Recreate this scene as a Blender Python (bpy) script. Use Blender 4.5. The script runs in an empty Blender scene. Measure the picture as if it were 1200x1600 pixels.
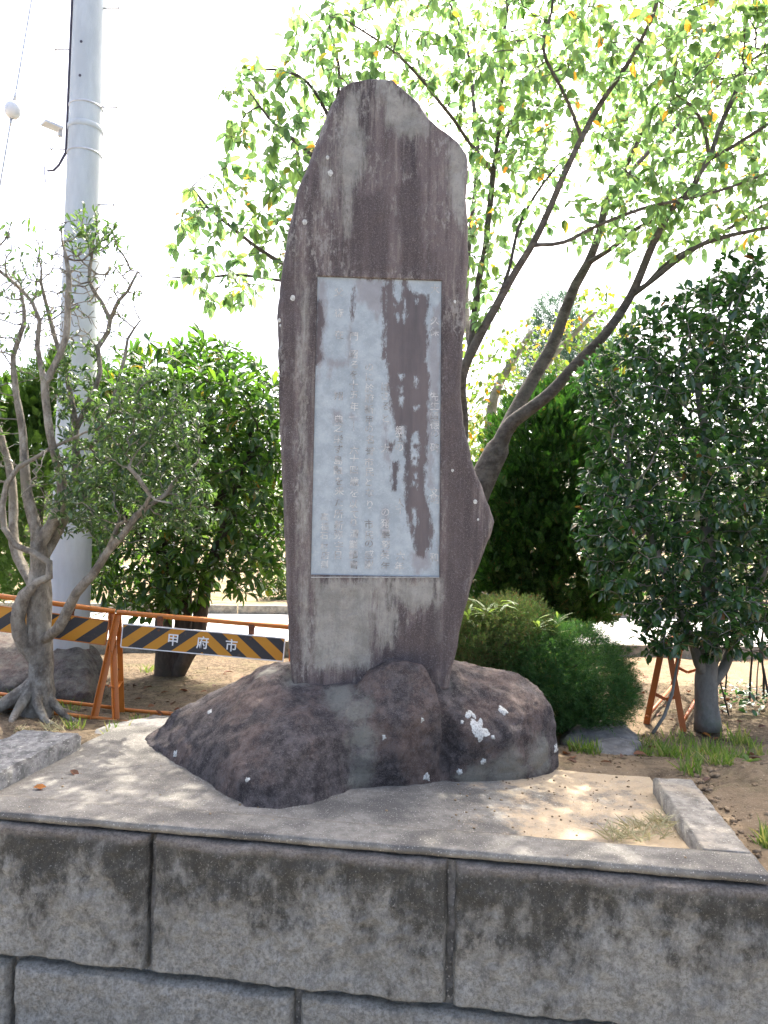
import bpy, bmesh, math, random
import numpy as np
from mathutils import Vector, Matrix, noise, kdtree

# ------------------------------------------------------------------ camera, light, exposure
scene = bpy.context.scene
COL = scene.collection
rnd = random.Random(7)
PITCH, ROLL, FPX, EYE = math.radians(1.75), math.radians(1.2), 1150.0, 1.05

cam_d = bpy.data.cameras.new('camera')
cam = bpy.data.objects.new('camera', cam_d)
COL.objects.link(cam)
cam_d.sensor_fit = 'VERTICAL'
cam_d.sensor_height = 36.0
cam_d.lens = FPX / 1600 * 36
cam_d.clip_start = 0.05
cam_d.clip_end = 1500
_fw = Vector((0, math.cos(PITCH), math.sin(PITCH)))
_up0 = Vector((0, -math.sin(PITCH), math.cos(PITCH)))
_rt0 = Vector((1, 0, 0))
_rt = math.cos(ROLL) * _rt0 + math.sin(ROLL) * _up0
_up = -math.sin(ROLL) * _rt0 + math.cos(ROLL) * _up0
cam.matrix_world = Matrix(((_rt.x, _up.x, -_fw.x, 0), (_rt.y, _up.y, -_fw.y, 0), (_rt.z, _up.z, -_fw.z, EYE), (0, 0, 0, 1)))
scene.camera = cam

SUN_EL, SUN_AZ = math.radians(57), math.radians(18)      # azimuth to the right of straight ahead
world = bpy.data.worlds.new('World')
scene.world = world
world.use_nodes = True
wn = world.node_tree.nodes
bg = wn['Background']
sky = wn.new('ShaderNodeTexSky')
sky.sky_type = 'NISHITA'
sky.sun_disc = False
sky.sun_elevation = SUN_EL
sky.sun_rotation = SUN_AZ
sky.air_density = 0.7
sky.dust_density = 6.0
sky.ozone_density = 0.0
world.node_tree.links.new(sky.outputs[0], bg.inputs[0])
bg.inputs[1].default_value = 0.15
sun_d = bpy.data.lights.new('sun', 'SUN')
sun_d.energy = 2.1
sun_d.angle = math.radians(0.53)
sun_d.color = (1.0, 0.95, 0.87)
sun = bpy.data.objects.new('sun', sun_d)
COL.objects.link(sun)
SUNV = Vector((math.sin(SUN_AZ) * math.cos(SUN_EL), math.cos(SUN_AZ) * math.cos(SUN_EL), math.sin(SUN_EL)))
sun.rotation_euler = SUNV.to_track_quat('Z', 'Y').to_euler()
scene.view_settings.view_transform = 'Standard'
scene.view_settings.look = 'None'
scene.view_settings.exposure = 2.45
scene.view_settings.gamma = 1.0
scene.view_settings.use_curve_mapping = False
scene.cycles.max_bounces = 8
scene.cycles.use_denoising = True
scene.cycles.transmission_bounces = 6
scene.cycles.caustics_reflective = False
scene.cycles.caustics_refractive = False

# ------------------------------------------------------------------ geometry of the view (used to place things at their real distances)
def ray(x, y):
    X, Y = x - 600.0, y - 800.0
    c, s = math.cos(ROLL), math.sin(ROLL)
    x2, y2 = c * X + s * Y, -s * X + c * Y
    a, b = x2 / FPX, -y2 / FPX
    return Vector((a, math.cos(PITCH) - b * math.sin(PITCH), math.sin(PITCH) + b * math.cos(PITCH)))
def atz(x, y, z):
    r = ray(x, y)
    return r * ((z - EYE) / r.z) + Vector((0, 0, EYE))
def at(x, y, Y):
    r = ray(x, y)
    return r * (Y / r.y) + Vector((0, 0, EYE))
TH = math.radians(8.42)
U = Vector((math.cos(TH), -math.sin(TH), 0))
V = Vector((math.sin(TH), math.cos(TH), 0))
W0 = atz(600, 1320, 0)
def uvw(u, v, z): return W0 + U * u + V * v + Vector((0, 0, z))
def to_uv(p):
    d = Vector((p[0], p[1], 0)) - W0
    return d.dot(U), d.dot(V)
def sstep(a, b, x):
    t = min(1, max(0, (x - a) / (b - a)))
    return t * t * (3 - 2 * t)
def fbm(p, sc, octv=4):
    return noise.fractal(Vector(p) * sc, 1.0, 2.0, octv)

def ground_z(x, y):
    u, v = to_uv((x, y))
    z = -0.18 + 0.13 * (1 - sstep(1.0, 2.2, v))
    if u > 1.0:                                    # soil heaped against the right kerb
        z += sstep(1.1, 1.7, u) * (1 - sstep(0.9, 2.2, v)) * 0.07
    z += 0.05 * fbm((x, y, 0), 0.7, 3) * sstep(1.0, 2.0, max(abs(u) - 0.2, v))
    z += 0.014 * fbm((x, y, 3), 4.0, 3)
    inside = sstep(-2.0, -1.9, u) * (1 - sstep(1.1, 1.2, u)) * (1 - sstep(1.05, 1.2, v))
    z = z * (1 - inside) + (-0.16) * inside
    if y > 9:
        z += 0.02 * (y - 9) * (1 if y < 20 else 20 - 9 / max(1, y - 9)) if y < 20 else 0.22
    return z

# ------------------------------------------------------------------ helpers
def mesh(name, verts, faces, mat=None, parent=None, smooth=False):
    me = bpy.data.meshes.new(name)
    me.from_pydata([tuple(v) for v in verts], [], [tuple(f) for f in faces])
    if mat: me.materials.append(mat)
    if smooth: me.shade_smooth()
    me.update()
    o = bpy.data.objects.new(name, me)
    COL.objects.link(o)
    if parent: o.parent = parent; o.matrix_parent_inverse = Matrix.Translation(-parent.location) if parent.type == 'EMPTY' and parent.rotation_euler.z == 0 else parent.matrix_basis.inverted()
    return o
def mesh_np(name, co, tris, mat=None, parent=None, smooth=False):
    me = bpy.data.meshes.new(name)
    co = np.ascontiguousarray(co, dtype=np.float32); tris = np.ascontiguousarray(tris, dtype=np.int32)
    k = tris.shape[1]
    me.vertices.add(len(co)); me.vertices.foreach_set('co', co.ravel())
    me.loops.add(tris.size); me.loops.foreach_set('vertex_index', tris.ravel())
    me.polygons.add(len(tris)); me.polygons.foreach_set('loop_start', np.arange(0, tris.size, k, dtype=np.int32))
    me.update(calc_edges=True)
    me.validate()
    if smooth: me.shade_smooth()
    if mat: me.materials.append(mat)
    o = bpy.data.objects.new(name, me)
    COL.objects.link(o)
    if parent: o.parent = parent; o.matrix_parent_inverse = parent.matrix_basis.inverted()
    return o
def thing(name, loc, label, cat, group=None):
    o = bpy.data.objects.new(name, None)
    o.empty_display_size = 0.1
    o.location = loc
    COL.objects.link(o)
    return tag(o, label, cat, group)
def tag(o, label=None, cat=None, group=None, kind=None):
    if label: o['label'] = label
    if cat: o['category'] = cat
    if group: o['group'] = group
    if kind: o['kind'] = kind
    return o

class MB:
    def __init__(s): s.v = []; s.f = []
    def add(s, vs, fs):
        b = len(s.v); s.v += [Vector(x) for x in vs]; s.f += [tuple(b + i for i in f) for f in fs]
    def box(s, c, sx, sy, sz, X=Vector((1, 0, 0)), Y=Vector((0, 1, 0)), Z=Vector((0, 0, 1))):
        c = Vector(c)
        vs = [c + X * (sx * a / 2) + Y * (sy * b / 2) + Z * (sz * d / 2) for a in (-1, 1) for b in (-1, 1) for d in (-1, 1)]
        s.add(vs, [(0, 1, 3, 2), (4, 6, 7, 5), (0, 4, 5, 1), (2, 3, 7, 6), (0, 2, 6, 4), (1, 5, 7, 3)])
    def bar(s, a, b, w, d=None):                    # rectangular bar from a to b
        a, b = Vector(a), Vector(b); d = d or w
        Z = (b - a).normalized(); X = Z.cross(Vector((0, 1, 0)))
        if X.length < 0.1: X = Z.cross(Vector((0, 0, 1)))
        X.normalize(); Y = Z.cross(X)
        s.box((a + b) / 2, w, d, (b - a).length, X, Y, Z)
    def tube(s, pts, rad, n=8, cap=True, bump=0):
        pts = [Vector(p) for p in pts]
        if not hasattr(rad, '__len__'): rad = [rad] * len(pts)
        T = [(pts[min(i + 1, len(pts) - 1)] - pts[max(i - 1, 0)]).normalized() for i in range(len(pts))]
        N = T[0].orthogonal().normalized()
        b = len(s.v)
        for i, p in enumerate(pts):
            N = (N - T[i] * N.dot(T[i])).normalized(); B = T[i].cross(N)
            for k in range(n):
                a = 2 * math.pi * k / n; r = rad[i]
                d = N * math.cos(a) + B * math.sin(a)
                if bump: r *= 1 + bump * noise.fractal((p + d * r) * 9, 1, 2, 3)
                s.v.append(p + d * r)
        for i in range(len(pts) - 1):
            for k in range(n):
                k2 = (k + 1) % n
                s.f.append((b + i * n + k, b + i * n + k2, b + (i + 1) * n + k2, b + (i + 1) * n + k))
        if cap:
            s.f.append(tuple(b + k for k in reversed(range(n))))
            e = b + (len(pts) - 1) * n
            s.f.append(tuple(e + k for k in range(n)))
    def build(s, name, mat, parent=None, smooth=False):
        return mesh(name, s.v, s.f, mat, parent, smooth)

def adopt(o, parent):
    o.parent = parent
    o.matrix_parent_inverse = parent.matrix_basis.inverted()
    return o

# ------------------------------------------------------------------ materials
class NT:
    def __init__(s, name):
        s.m = bpy.data.materials.new(name); s.m.use_nodes = True
        s.t = s.m.node_tree; s.p = s.t.nodes['Principled BSDF']; s.out = s.t.nodes['Material Output']
        s._pos = None
    def n(s, typ, **kw):
        nd = s.t.nodes.new('ShaderNode' + typ)
        for k, v in kw.items():
            if k.startswith('_'): setattr(nd, k[1:], v)
            else: s.put(nd.inputs[k.replace('0x', '')] if not k.startswith('i') or not k[1:].isdigit() else nd.inputs[int(k[1:])], v)
        return nd
    def put(s, sock, v):
        if hasattr(v, 'outputs'): v = v.outputs[0]
        if isinstance(v, bpy.types.NodeSocket): s.t.links.new(v, sock)
        elif hasattr(v, '__len__') and len(v) == 3 and sock.type == 'RGBA': sock.default_value = (*v, 1)
        else: sock.default_value = v
    def pos(s):
        if not s._pos: s._pos = s.t.nodes.new('ShaderNodeNewGeometry').outputs['Position']
        return s._pos
    def vscale(s, x, y, z, src=None):
        nd = s.t.nodes.new('ShaderNodeVectorMath'); nd.operation = 'MULTIPLY'
        s.put(nd.inputs[0], src or s.pos()); nd.inputs[1].default_value = (x, y, z)
        return nd.outputs[0]
    def noise(s, sc, det=6, rough=0.6, vec=None, dist=0.0):
        nd = s.t.nodes.new('ShaderNodeTexNoise')
        s.put(nd.inputs['Vector'], vec if vec is not None else s.pos())
        nd.inputs['Scale'].default_value = sc; nd.inputs['Detail'].default_value = det
        nd.inputs['Roughness'].default_value = rough; nd.inputs['Distortion'].default_value = dist
        return nd.outputs[0]
    def math(s, op, a, b=0.0, c=None):
        nd = s.t.nodes.new('ShaderNodeMath'); nd.operation = op
        s.put(nd.inputs[0], a); s.put(nd.inputs[1], b)
        if c is not None: s.put(nd.inputs[2], c)
        return nd.outputs[0]
    def ramp(s, fac, lo, hi):                        # smooth 0..1
        nd = s.t.nodes.new('ShaderNodeMapRange'); nd.interpolation_type = 'SMOOTHSTEP'
        s.put(nd.inputs[0], fac); nd.inputs[1].default_value = lo; nd.inputs[2].default_value = hi
        return nd.outputs[0]
    def mix(s, fac, a, b):
        nd = s.t.nodes.new('ShaderNodeMix'); nd.data_type = 'RGBA'
        s.put(nd.inputs[0], fac); s.put(nd.inputs[6], a); s.put(nd.inputs[7], b)
        return nd.outputs[2]
    def attr(s, name):
        nd = s.t.nodes.new('ShaderNodeAttribute'); nd.attribute_name = name
        return nd.outputs['Fac']
    def bump(s, h, dist=0.01, strength=1.0, prev=None):
        nd = s.t.nodes.new('ShaderNodeBump'); s.put(nd.inputs['Height'], h)
        nd.inputs['Distance'].default_value = dist; nd.inputs['Strength'].default_value = strength
        if prev is not None: s.put(nd.inputs['Normal'], prev)
        return nd.outputs[0]
    def done(s, col, rough=0.8, bump=None, spec=0.5, metal=0.0):
        s.put(s.p.inputs['Base Color'], col); s.put(s.p.inputs['Roughness'], rough)
        s.p.inputs['Specular IOR Level'].default_value = spec; s.p.inputs['Metallic'].default_value = metal
        if bump is not None: s.put(s.p.inputs['Normal'], bump)
        return s.m

def mat_leaf(name, stops, trans, rough=0.4, tfac=0.4, spec=0.5):
    """leaf whose colour differs leaf by leaf; part of the light passes through it"""
    t = NT(name)
    g = t.t.nodes.new('ShaderNodeNewGeometry'); oi = t.t.nodes.new('ShaderNodeObjectInfo')
    r = t.math('FRACT', t.math('ADD', g.outputs['Random Per Island'], oi.outputs['Random']))
    cr = t.t.nodes.new('ShaderNodeValToRGB'); t.put(cr.inputs[0], r)
    el = cr.color_ramp.elements
    while len(el) < len(stops): el.new(0.5)
    for e, (p, c) in zip(el, stops): e.position = p; e.color = (*c, 1)
    col = t.mix(t.ramp(t.noise(60, 3), 0.3, 0.8), cr.outputs[0], t.mix(0.5, cr.outputs[0], (0.02, 0.04, 0.01)))
    tc = t.t.nodes.new('ShaderNodeMix'); tc.data_type = 'RGBA'; tc.blend_type = 'MULTIPLY'
    tc.inputs[0].default_value = 1.0; t.put(tc.inputs[6], cr.outputs[0]); tc.inputs[7].default_value = (*trans, 1)
    tb = t.t.nodes.new('ShaderNodeBsdfTranslucent'); t.put(tb.inputs[0], tc.outputs[2])
    mx = t.t.nodes.new('ShaderNodeMixShader'); mx.inputs[0].default_value = tfac
    t.done(col, rough, None, spec)
    t.t.links.new(t.p.outputs[0], mx.inputs[1]); t.t.links.new(tb.outputs[0], mx.inputs[2])
    t.t.links.new(mx.outputs[0], t.out.inputs[0])
    return t.m

def mat_plain(name, c1, c2, sc=8, rough=0.6, bd=0.0, spec=0.4, metal=0.0):
    t = NT(name); f = t.ramp(t.noise(sc, 6, 0.65), 0.35, 0.7)
    return t.done(t.mix(f, c1, c2), rough, t.bump(t.noise(sc * 6, 4), bd) if bd else None, spec, metal)

M = {}
def build_materials():
    # weathered retaining-wall concrete: dark growth creeping down from the top edge
    t = NT('rough_concrete')
    z = t.t.nodes.new('ShaderNodeSeparateXYZ'); t.put(z.inputs[0], t.pos())
    big = t.noise(4.2, 8, 0.70, t.vscale(1, 1, 0.5)); mid = t.noise(15, 8, 0.78, t.vscale(1, 1, 0.7)); fine = t.noise(48, 6, 0.78); sp = t.noise(150, 3, 0.6)
    lev = t.t.nodes.new('ShaderNodeMapRange'); t.put(lev.inputs[0], z.outputs[2])
    lev.inputs[1].default_value = -0.52; lev.inputs[2].default_value = -0.06; lev.inputs[3].default_value = -0.065; lev.inputs[4].default_value = 0.11
    g = t.math('ADD', t.math('ADD', t.math('MULTIPLY', big, 0.45), t.math('ADD', t.math('MULTIPLY', mid, 0.42), t.math('MULTIPLY', fine, 0.2))), lev.outputs[0])
    g = t.ramp(g, 0.46, 0.70)
    gran = t.noise(85, 7, 0.85)
    c = t.mix(t.ramp(t.math('ADD', t.math('MULTIPLY', fine, .45), t.math('MULTIPLY', gran, .55)), 0.38, 0.62), (0.23, 0.22, 0.19), (0.60, 0.58, 0.515))
    c = t.mix(t.math('MULTIPLY', t.ramp(mid, 0.50, 0.64), 0.40), c, (0.20, 0.19, 0.16))
    gg = t.ramp(t.math('ADD', g, t.math('MULTIPLY', t.math('SUBTRACT', gran, .5), 1.3)), 0.15, 0.95)
    c = t.mix(t.math('MULTIPLY', gg, 0.88), c, (0.048, 0.045, 0.036))
    c = t.mix(t.math('MULTIPLY', t.ramp(sp, 0.59, 0.70), 0.6), c, (0.52, 0.50, 0.44))
    c = t.mix(t.math('MULTIPLY', t.ramp(z.outputs[2], -0.075, -0.05), 0.6), c, t.mix(t.ramp(gran, .4, .6), (0.20, 0.175, 0.15), (0.46, 0.41, 0.36)))  # lit top bevel of the blocks painted in as a paler band
    oi = t.t.nodes.new('ShaderNodeObjectInfo')
    c = t.mix(t.math('MULTIPLY', oi.outputs['Random'], 0.35), c, t.mix(0.5, c, (0.12, 0.115, 0.10)))
    b = t.bump(t.noise(30, 9, 0.85), 0.034, 1.0); b = t.bump(gran, 0.013, 1.0, b)
    M['wall'] = t.done(c, 0.95, b, 0.2)
    # platform top: smooth grey concrete with sandy film and light scratches
    t = NT('platform_concrete')
    a = t.noise(3.2, 6, 0.6); f = t.noise(26, 6, 0.7); sp = t.noise(170, 2)
    sand = t.attr('sand')
    c = t.mix(t.ramp(f, 0.3, 0.7), (0.135, 0.127, 0.108), (0.225, 0.21, 0.18))
    c = t.mix(t.ramp(a, 0.42, 0.62), c, (0.10, 0.094, 0.083))
    sf = t.ramp(t.math('ADD', sand, t.math('MULTIPLY', t.math('SUBTRACT', t.noise(6, 7, 0.7), 0.5), 1.5)), 0.35, 0.75)
    c = t.mix(sf, c, t.mix(f, (0.34, 0.255, 0.155), (0.46, 0.37, 0.25)))
    c = t.mix(t.ramp(sp, 0.62, 0.70), c, (0.42, 0.40, 0.36))
    M['platform'] = t.done(c, 0.92, t.bump(t.noise(60, 6, 0.7), 0.006, 0.8), 0.2)
    t = NT('kerb_concrete')
    f = t.noise(22, 7, 0.72); sp = t.noise(90, 3)
    c = t.mix(t.ramp(f, 0.35, 0.66), (0.12, 0.118, 0.108), (0.29, 0.28, 0.26))
    c = t.mix(t.ramp(sp, 0.60, 0.68), c, (0.45, 0.44, 0.40))
    M['kerb'] = t.done(c, 0.95, t.bump(t.noise(45, 8, 0.75), 0.012), 0.2)
    t = NT('rim_concrete')
    f = t.noise(16, 7, 0.7); sp = t.noise(110, 3); a = t.noise(4, 5)
    c = t.mix(t.ramp(f, 0.35, 0.66), (0.165, 0.15, 0.125), (0.31, 0.287, 0.24))
    c = t.mix(t.math('MULTIPLY', t.ramp(a, 0.48, 0.68), 0.55), c, (0.34, 0.275, 0.19))
    c = t.mix(t.ramp(t.noise(9, 8, 0.75), 0.55, 0.72), c, (0.10, 0.09, 0.08))
    c = t.mix(t.ramp(sp, 0.62, 0.7), c, (0.5, 0.48, 0.44))
    M['rim'] = t.done(c, 0.94, t.bump(t.noise(70, 7, 0.7), 0.005), 0.2)
    # soil
    t = NT('soil')
    a = t.noise(0.9, 6, 0.6); b2 = t.noise(9, 8, 0.7); sp = t.noise(120, 3)
    c = t.mix(t.ramp(b2, 0.35, 0.7), (0.29, 0.215, 0.135), (0.20, 0.148, 0.094))
    lit = t.attr('litter')
    lf = t.ramp(t.math('ADD', lit, t.math('MULTIPLY', t.math('SUBTRACT', t.noise(4.5, 8, 0.72), 0.5), 1.6)), 0.3, 0.8)
    c = t.mix(lf, c, t.mix(t.ramp(t.noise(30, 6), 0.4, 0.6), (0.09, 0.066, 0.042), (0.17, 0.13, 0.085)))
    c = t.mix(t.math('MULTIPLY', t.ramp(t.noise(2.3, 7, 0.7), 0.52, 0.66), t.math('MULTIPLY', t.attr('green'), 1.0)), c, (0.13, 0.15, 0.05))
    c = t.mix(t.ramp(sp, 0.63, 0.70), c, (0.45, 0.38, 0.27))
    b = t.bump(t.noise(40, 8, 0.75), 0.03, 0.9)
    M['soil'] = t.done(c, 0.97, b, 0.15)
    t = NT('soil_clod'); M['clod'] = t.done(t.mix(t.ramp(t.noise(25, 6), 0.35, 0.65), (0.20, 0.145, 0.09), (0.29, 0.215, 0.135)), 0.97, t.bump(t.noise(80, 5), 0.01), 0.15)
    t = NT('road_paving')
    M['road'] = t.done(t.mix(t.ramp(t.noise(3, 8, 0.7), 0.4, 0.65), (0.50, 0.48, 0.45), (0.40, 0.385, 0.36)), 0.9, t.bump(t.noise(60, 4), 0.006), 0.2)
    t = NT('bounce_concrete'); M['bounce_pavement'] = t.done(t.mix(t.ramp(t.noise(5, 8, 0.7), 0.35, 0.65), (0.38, 0.345, 0.285), (0.46, 0.425, 0.355)), 0.9, None, 0.2)
    t = NT('street_asphalt'); M['asphalt'] = t.done(t.mix(t.ramp(t.noise(60, 4), 0.4, 0.6), (0.045, 0.045, 0.046), (0.07, 0.07, 0.07)), 0.9, t.bump(t.noise(150, 3), 0.005), 0.3)
    # stele
    def stone(t, dark, pale, streak):
        zs = t.vscale(1, 1, 0.10)
        s1 = t.noise(13, 7, 0.62, zs); s2 = t.noise(34, 6, 0.62, zs); gr = t.noise(240, 3, 0.7); bl = t.noise(11, 8, 0.72); vz = t.noise(3.2, 4)
        base = t.mix(t.ramp(s1, 0.36, 0.66), dark[0], dark[1])
        base = t.mix(t.math('MULTIPLY', t.ramp(s2, 0.50, 0.72), 0.7), base, dark[2])
        base = t.mix(t.math('MULTIPLY', t.ramp(t.noise(24, 8, 0.7, t.vscale(1, 1, 0.045)), 0.50, 0.66), 0.75), base, dark[1])
        base = t.mix(t.math('MULTIPLY', t.ramp(t.math('MULTIPLY', t.noise(52, 7, 0.75, t.vscale(1, 1, 0.4)), t.math('ADD', vz, 0.5)), 0.53, 0.68), streak), base, pale[0])
        return base, s1, s2, gr, bl
    t = NT('stele_stone')
    D = [(0.132, 0.104, 0.097), (0.047, 0.036, 0.036), (0.245, 0.215, 0.185)]
    base, s1, s2, gr, bl = stone(t, D, [(0.26, 0.245, 0.22)], 0.75)
    pl = t.math('ADD', t.attr('pale'), t.math('MULTIPLY', t.math('SUBTRACT', t.noise(20, 9, 0.8, t.vscale(1, 1, 0.22)), 0.5), 0.26))
    pale = t.mix(t.ramp(bl, 0.35, 0.65), (0.22, 0.215, 0.185), (0.34, 0.33, 0.285))
    base = t.mix(t.math('MULTIPLY', t.ramp(pl, -0.025, 0.035), 0.72), base, pale)
    dk = t.math('ADD', t.attr('dark'), t.math('MULTIPLY', t.math('SUBTRACT', t.noise(22, 7, 0.7, t.vscale(1, 1, 0.12)), 0.5), 0.13))
    base = t.mix(t.math('MULTIPLY', t.ramp(dk, -0.022, 0.03), 0.85), base, t.mix(s2, (0.044, 0.034, 0.034), (0.080, 0.061, 0.058)))
    g2 = t.noise(95, 6, 0.82)
    base = t.mix(t.math('MULTIPLY', t.ramp(g2, 0.54, 0.66), 0.26), base, (0.30, 0.275, 0.245))
    base = t.mix(t.math('MULTIPLY', t.ramp(t.noise(110, 5, 0.8), 0.55, 0.66), 0.36), base, (0.040, 0.032, 0.032))
    base = t.mix(t.math('MULTIPLY', t.ramp(gr, 0.54, 0.66), 0.34), base, (0.33, 0.305, 0.275))
    b = t.bump(t.noise(45, 8, 0.78), 0.007, 1.0); b = t.bump(gr, 0.002, 0.9, b)
    M['stele'] = t.done(base, 0.82, b, 0.35)
    t = NT('panel_stone')
    f1 = t.noise(14, 8, 0.7); f2 = t.noise(160, 3, 0.7); f3 = t.noise(55, 5, 0.7, t.vscale(1, 1, 0.3))
    c = t.mix(t.ramp(f1, 0.35, 0.65), (0.235, 0.268, 0.280), (0.31, 0.345, 0.355))
    c = t.mix(t.math('MULTIPLY', t.ramp(f2, 0.55, 0.7), 0.4), c, (0.42, 0.44, 0.45))
    wk = t.math('ADD', t.attr('weak'), t.math('MULTIPLY', t.math('SUBTRACT', t.noise(40, 8, 0.75, t.vscale(1, 1, 0.45)), 0.5), 0.10))
    c = t.mix(t.math('MULTIPLY', t.ramp(wk, -0.012, 0.02), 0.62), c, (0.185, 0.165, 0.165))
    dk = t.math('ADD', t.attr('dark'), t.math('MULTIPLY', t.math('SUBTRACT', t.noise(60, 8, 0.78, t.vscale(1, 1, 0.35)), 0.5), 0.085))
    dk = t.math('ADD', dk, t.math('MULTIPLY', t.math('SUBTRACT', t.noise(170, 5, 0.75), 0.5), 0.022))
    dkc = t.mix(t.ramp(t.noise(16, 6, 0.65, t.vscale(1, 1, 0.12)), 0.35, 0.7), (0.096, 0.074, 0.070), (0.056, 0.044, 0.044))
    c = t.mix(t.math('MULTIPLY', t.ramp(dk, -0.011, 0.009), 0.93), c, dkc)
    b = t.bump(t.noise(90, 6, 0.7), 0.002, 0.8)
    M['panel'] = t.done(c, 0.75, b, 0.4)
    M['glyph'] = mat_plain('stroke_light_shade', (0.50, 0.49, 0.46), (0.15, 0.145, 0.14), 26, 0.9, 0, 0.2)  # pale and dark mottling stands in for light and shade in cut strokes
    M['panel_edge'] = mat_plain('cut_stone_edge', (0.36, 0.36, 0.34), (0.24, 0.235, 0.22), 40, 0.9, 0, 0.2)
    # base boulder
    t = NT('boulder_stone')
    a = t.noise(2.6, 8, 0.68); b2 = t.noise(17, 9, 0.80); sp = t.noise(75, 5, 0.75); f = t.noise(220, 3, 0.7)
    c = t.mix(t.ramp(b2, 0.38, 0.62), (0.052, 0.043, 0.042), (0.170, 0.144, 0.134))
    c = t.mix(t.math('MULTIPLY', t.ramp(a, 0.46, 0.60), 0.75), c, t.mix(t.ramp(b2, .4, .6), (0.14, 0.095, 0.078), (0.25, 0.18, 0.145)))
    c = t.mix(t.math('MULTIPLY', t.ramp(t.noise(7, 8, 0.7, t.vscale(1, 1, 0.25)), 0.52, 0.66), 0.6), c, (0.05, 0.042, 0.040))
    c = t.mix(t.math('MULTIPLY', t.ramp(t.noise(6, 7, 0.7), 0.54, 0.66), 0.6), c, (0.032, 0.028, 0.027))
    mg = t.math('ADD', t.attr('moss'), t.math('MULTIPLY', t.math('SUBTRACT', t.noise(12, 8, 0.75), 0.5), 0.22))
    c = t.mix(t.math('MULTIPLY', t.ramp(mg, -0.03, 0.05), 0.8), c, t.mix(sp, (0.24, 0.235, 0.185), (0.40, 0.385, 0.32)))
    c = t.mix(t.math('MULTIPLY', t.ramp(sp, 0.57, 0.70), 0.6), c, (0.34, 0.315, 0.285))
    c = t.mix(t.math('MULTIPLY', t.ramp(f, 0.55, 0.66), 0.55), c, (0.32, 0.295, 0.27))
    c = t.mix(t.math('MULTIPLY', t.ramp(t.noise(150, 4, 0.8), 0.56, 0.66), 0.6), c, (0.03, 0.026, 0.025))
    b = t.bump(t.noise(20, 10, 0.85), 0.034, 1.0); b = t.bump(t.noise(110, 5, 0.8), 0.008, 1.0, b)
    M['rock'] = t.done(c, 0.9, b, 0.3)
    t = NT('grey_stone')
    a = t.noise(7, 8, 0.7); sp = t.noise(60, 5, 0.75)
    c = t.mix(t.ramp(a, 0.36, 0.64), (0.13, 0.122, 0.11), (0.26, 0.245, 0.22)); c = t.mix(t.ramp(sp, 0.6, 0.7), c, (0.36, 0.34, 0.31))
    M['stone'] = t.done(c, 0.9, t.bump(t.noise(28, 8, 0.72), 0.016), 0.3)
    M['lichen'] = mat_plain('white_lichen', (0.56, 0.56, 0.51), (0.26, 0.255, 0.23), 120, 0.95, 0.002, 0.1)
    # metal, pole
    t = NT('orange_paint')
    rs = t.ramp(t.noise(22, 7, 0.75), 0.58, 0.68)
    M['orange'] = t.done(t.mix(rs, t.mix(t.noise(3, 3), (0.50, 0.17, 0.022), (0.44, 0.13, 0.02)), (0.16, 0.06, 0.025)), t.math('ADD', 0.42, t.math('MULTIPLY', rs, 0.4)), t.bump(t.noise(60, 4), 0.001), 0.5)
    t = NT('faded_orange_paint')
    rs = t.ramp(t.noise(26, 7, 0.75), 0.60, 0.70)
    M['red_orange'] = t.done(t.mix(rs, (0.40, 0.105, 0.02), (0.14, 0.05, 0.02)), 0.5, None, 0.4)
    M['white_paint'] = mat_plain('white_paint', (0.80, 0.80, 0.78), (0.72, 0.71, 0.68), 40, 0.5)
    M['rust'] = mat_plain('rusty_steel', (0.17, 0.065, 0.03), (0.10, 0.045, 0.025), 30, 0.8)
    t = NT('pole_concrete')
    f = t.noise(9, 7, 0.65, t.vscale(1, 1, 0.25))
    M['pole'] = t.done(t.mix(t.ramp(f, 0.35, 0.68), (0.42, 0.45, 0.46), (0.50, 0.535, 0.545)), 0.85, t.bump(t.noise(120, 4), 0.002), 0.25)
    M['steel'] = mat_plain('galvanised_steel', (0.42, 0.43, 0.44), (0.55, 0.56, 0.57), 20, 0.45, 0, 0.5, 0.4)
    M['cable'] = mat_plain('cable_sheath', (0.05, 0.045, 0.06), (0.09, 0.08, 0.10), 20, 0.6)
    M['ceramic'] = mat_plain('glazed_ceramic', (0.62, 0.63, 0.64), (0.55, 0.56, 0.58), 10, 0.25)
    # barks
    def bark(name, c1, c2, c3, sc=14, zz=0.35, bd=0.012):
        t = NT(name)
        a = t.noise(sc, 8, 0.72, t.vscale(1, 1, zz)); b2 = t.noise(sc * 0.4, 5, 0.6); sp = t.noise(sc * 5, 5, 0.7)
        c = t.mix(t.ramp(a, 0.36, 0.66), c1, c2); c = t.mix(t.ramp(b2, 0.50, 0.66), c, c3); c = t.mix(t.math('MULTIPLY', t.ramp(sp, 0.56, 0.7), 0.5), c, c1)
        return t.done(c, 0.92, t.bump(t.noise(sc * 2.2, 8, 0.75, t.vscale(1, 1, zz)), bd), 0.2)
    M['bark_pale'] = bark('pale_bark', (0.17, 0.145, 0.115), (0.46, 0.42, 0.345), (0.31, 0.275, 0.215), 17, 0.6, 0.04)
    M['bark_cherry'] = bark('cherry_bark', (0.070, 0.059, 0.050), (0.165, 0.145, 0.122), (0.11, 0.10, 0.082), 14, 1.4, 0.012)
    M['bark_dark'] = bark('dark_bark', (0.055, 0.044, 0.036), (0.12, 0.098, 0.078), (0.075, 0.066, 0.05), 14, 0.3)
    M['bark_grey'] = bark('grey_bark', (0.12, 0.115, 0.10), (0.21, 0.20, 0.175), (0.13, 0.145, 0.11), 10, 0.5, 0.006)
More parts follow.
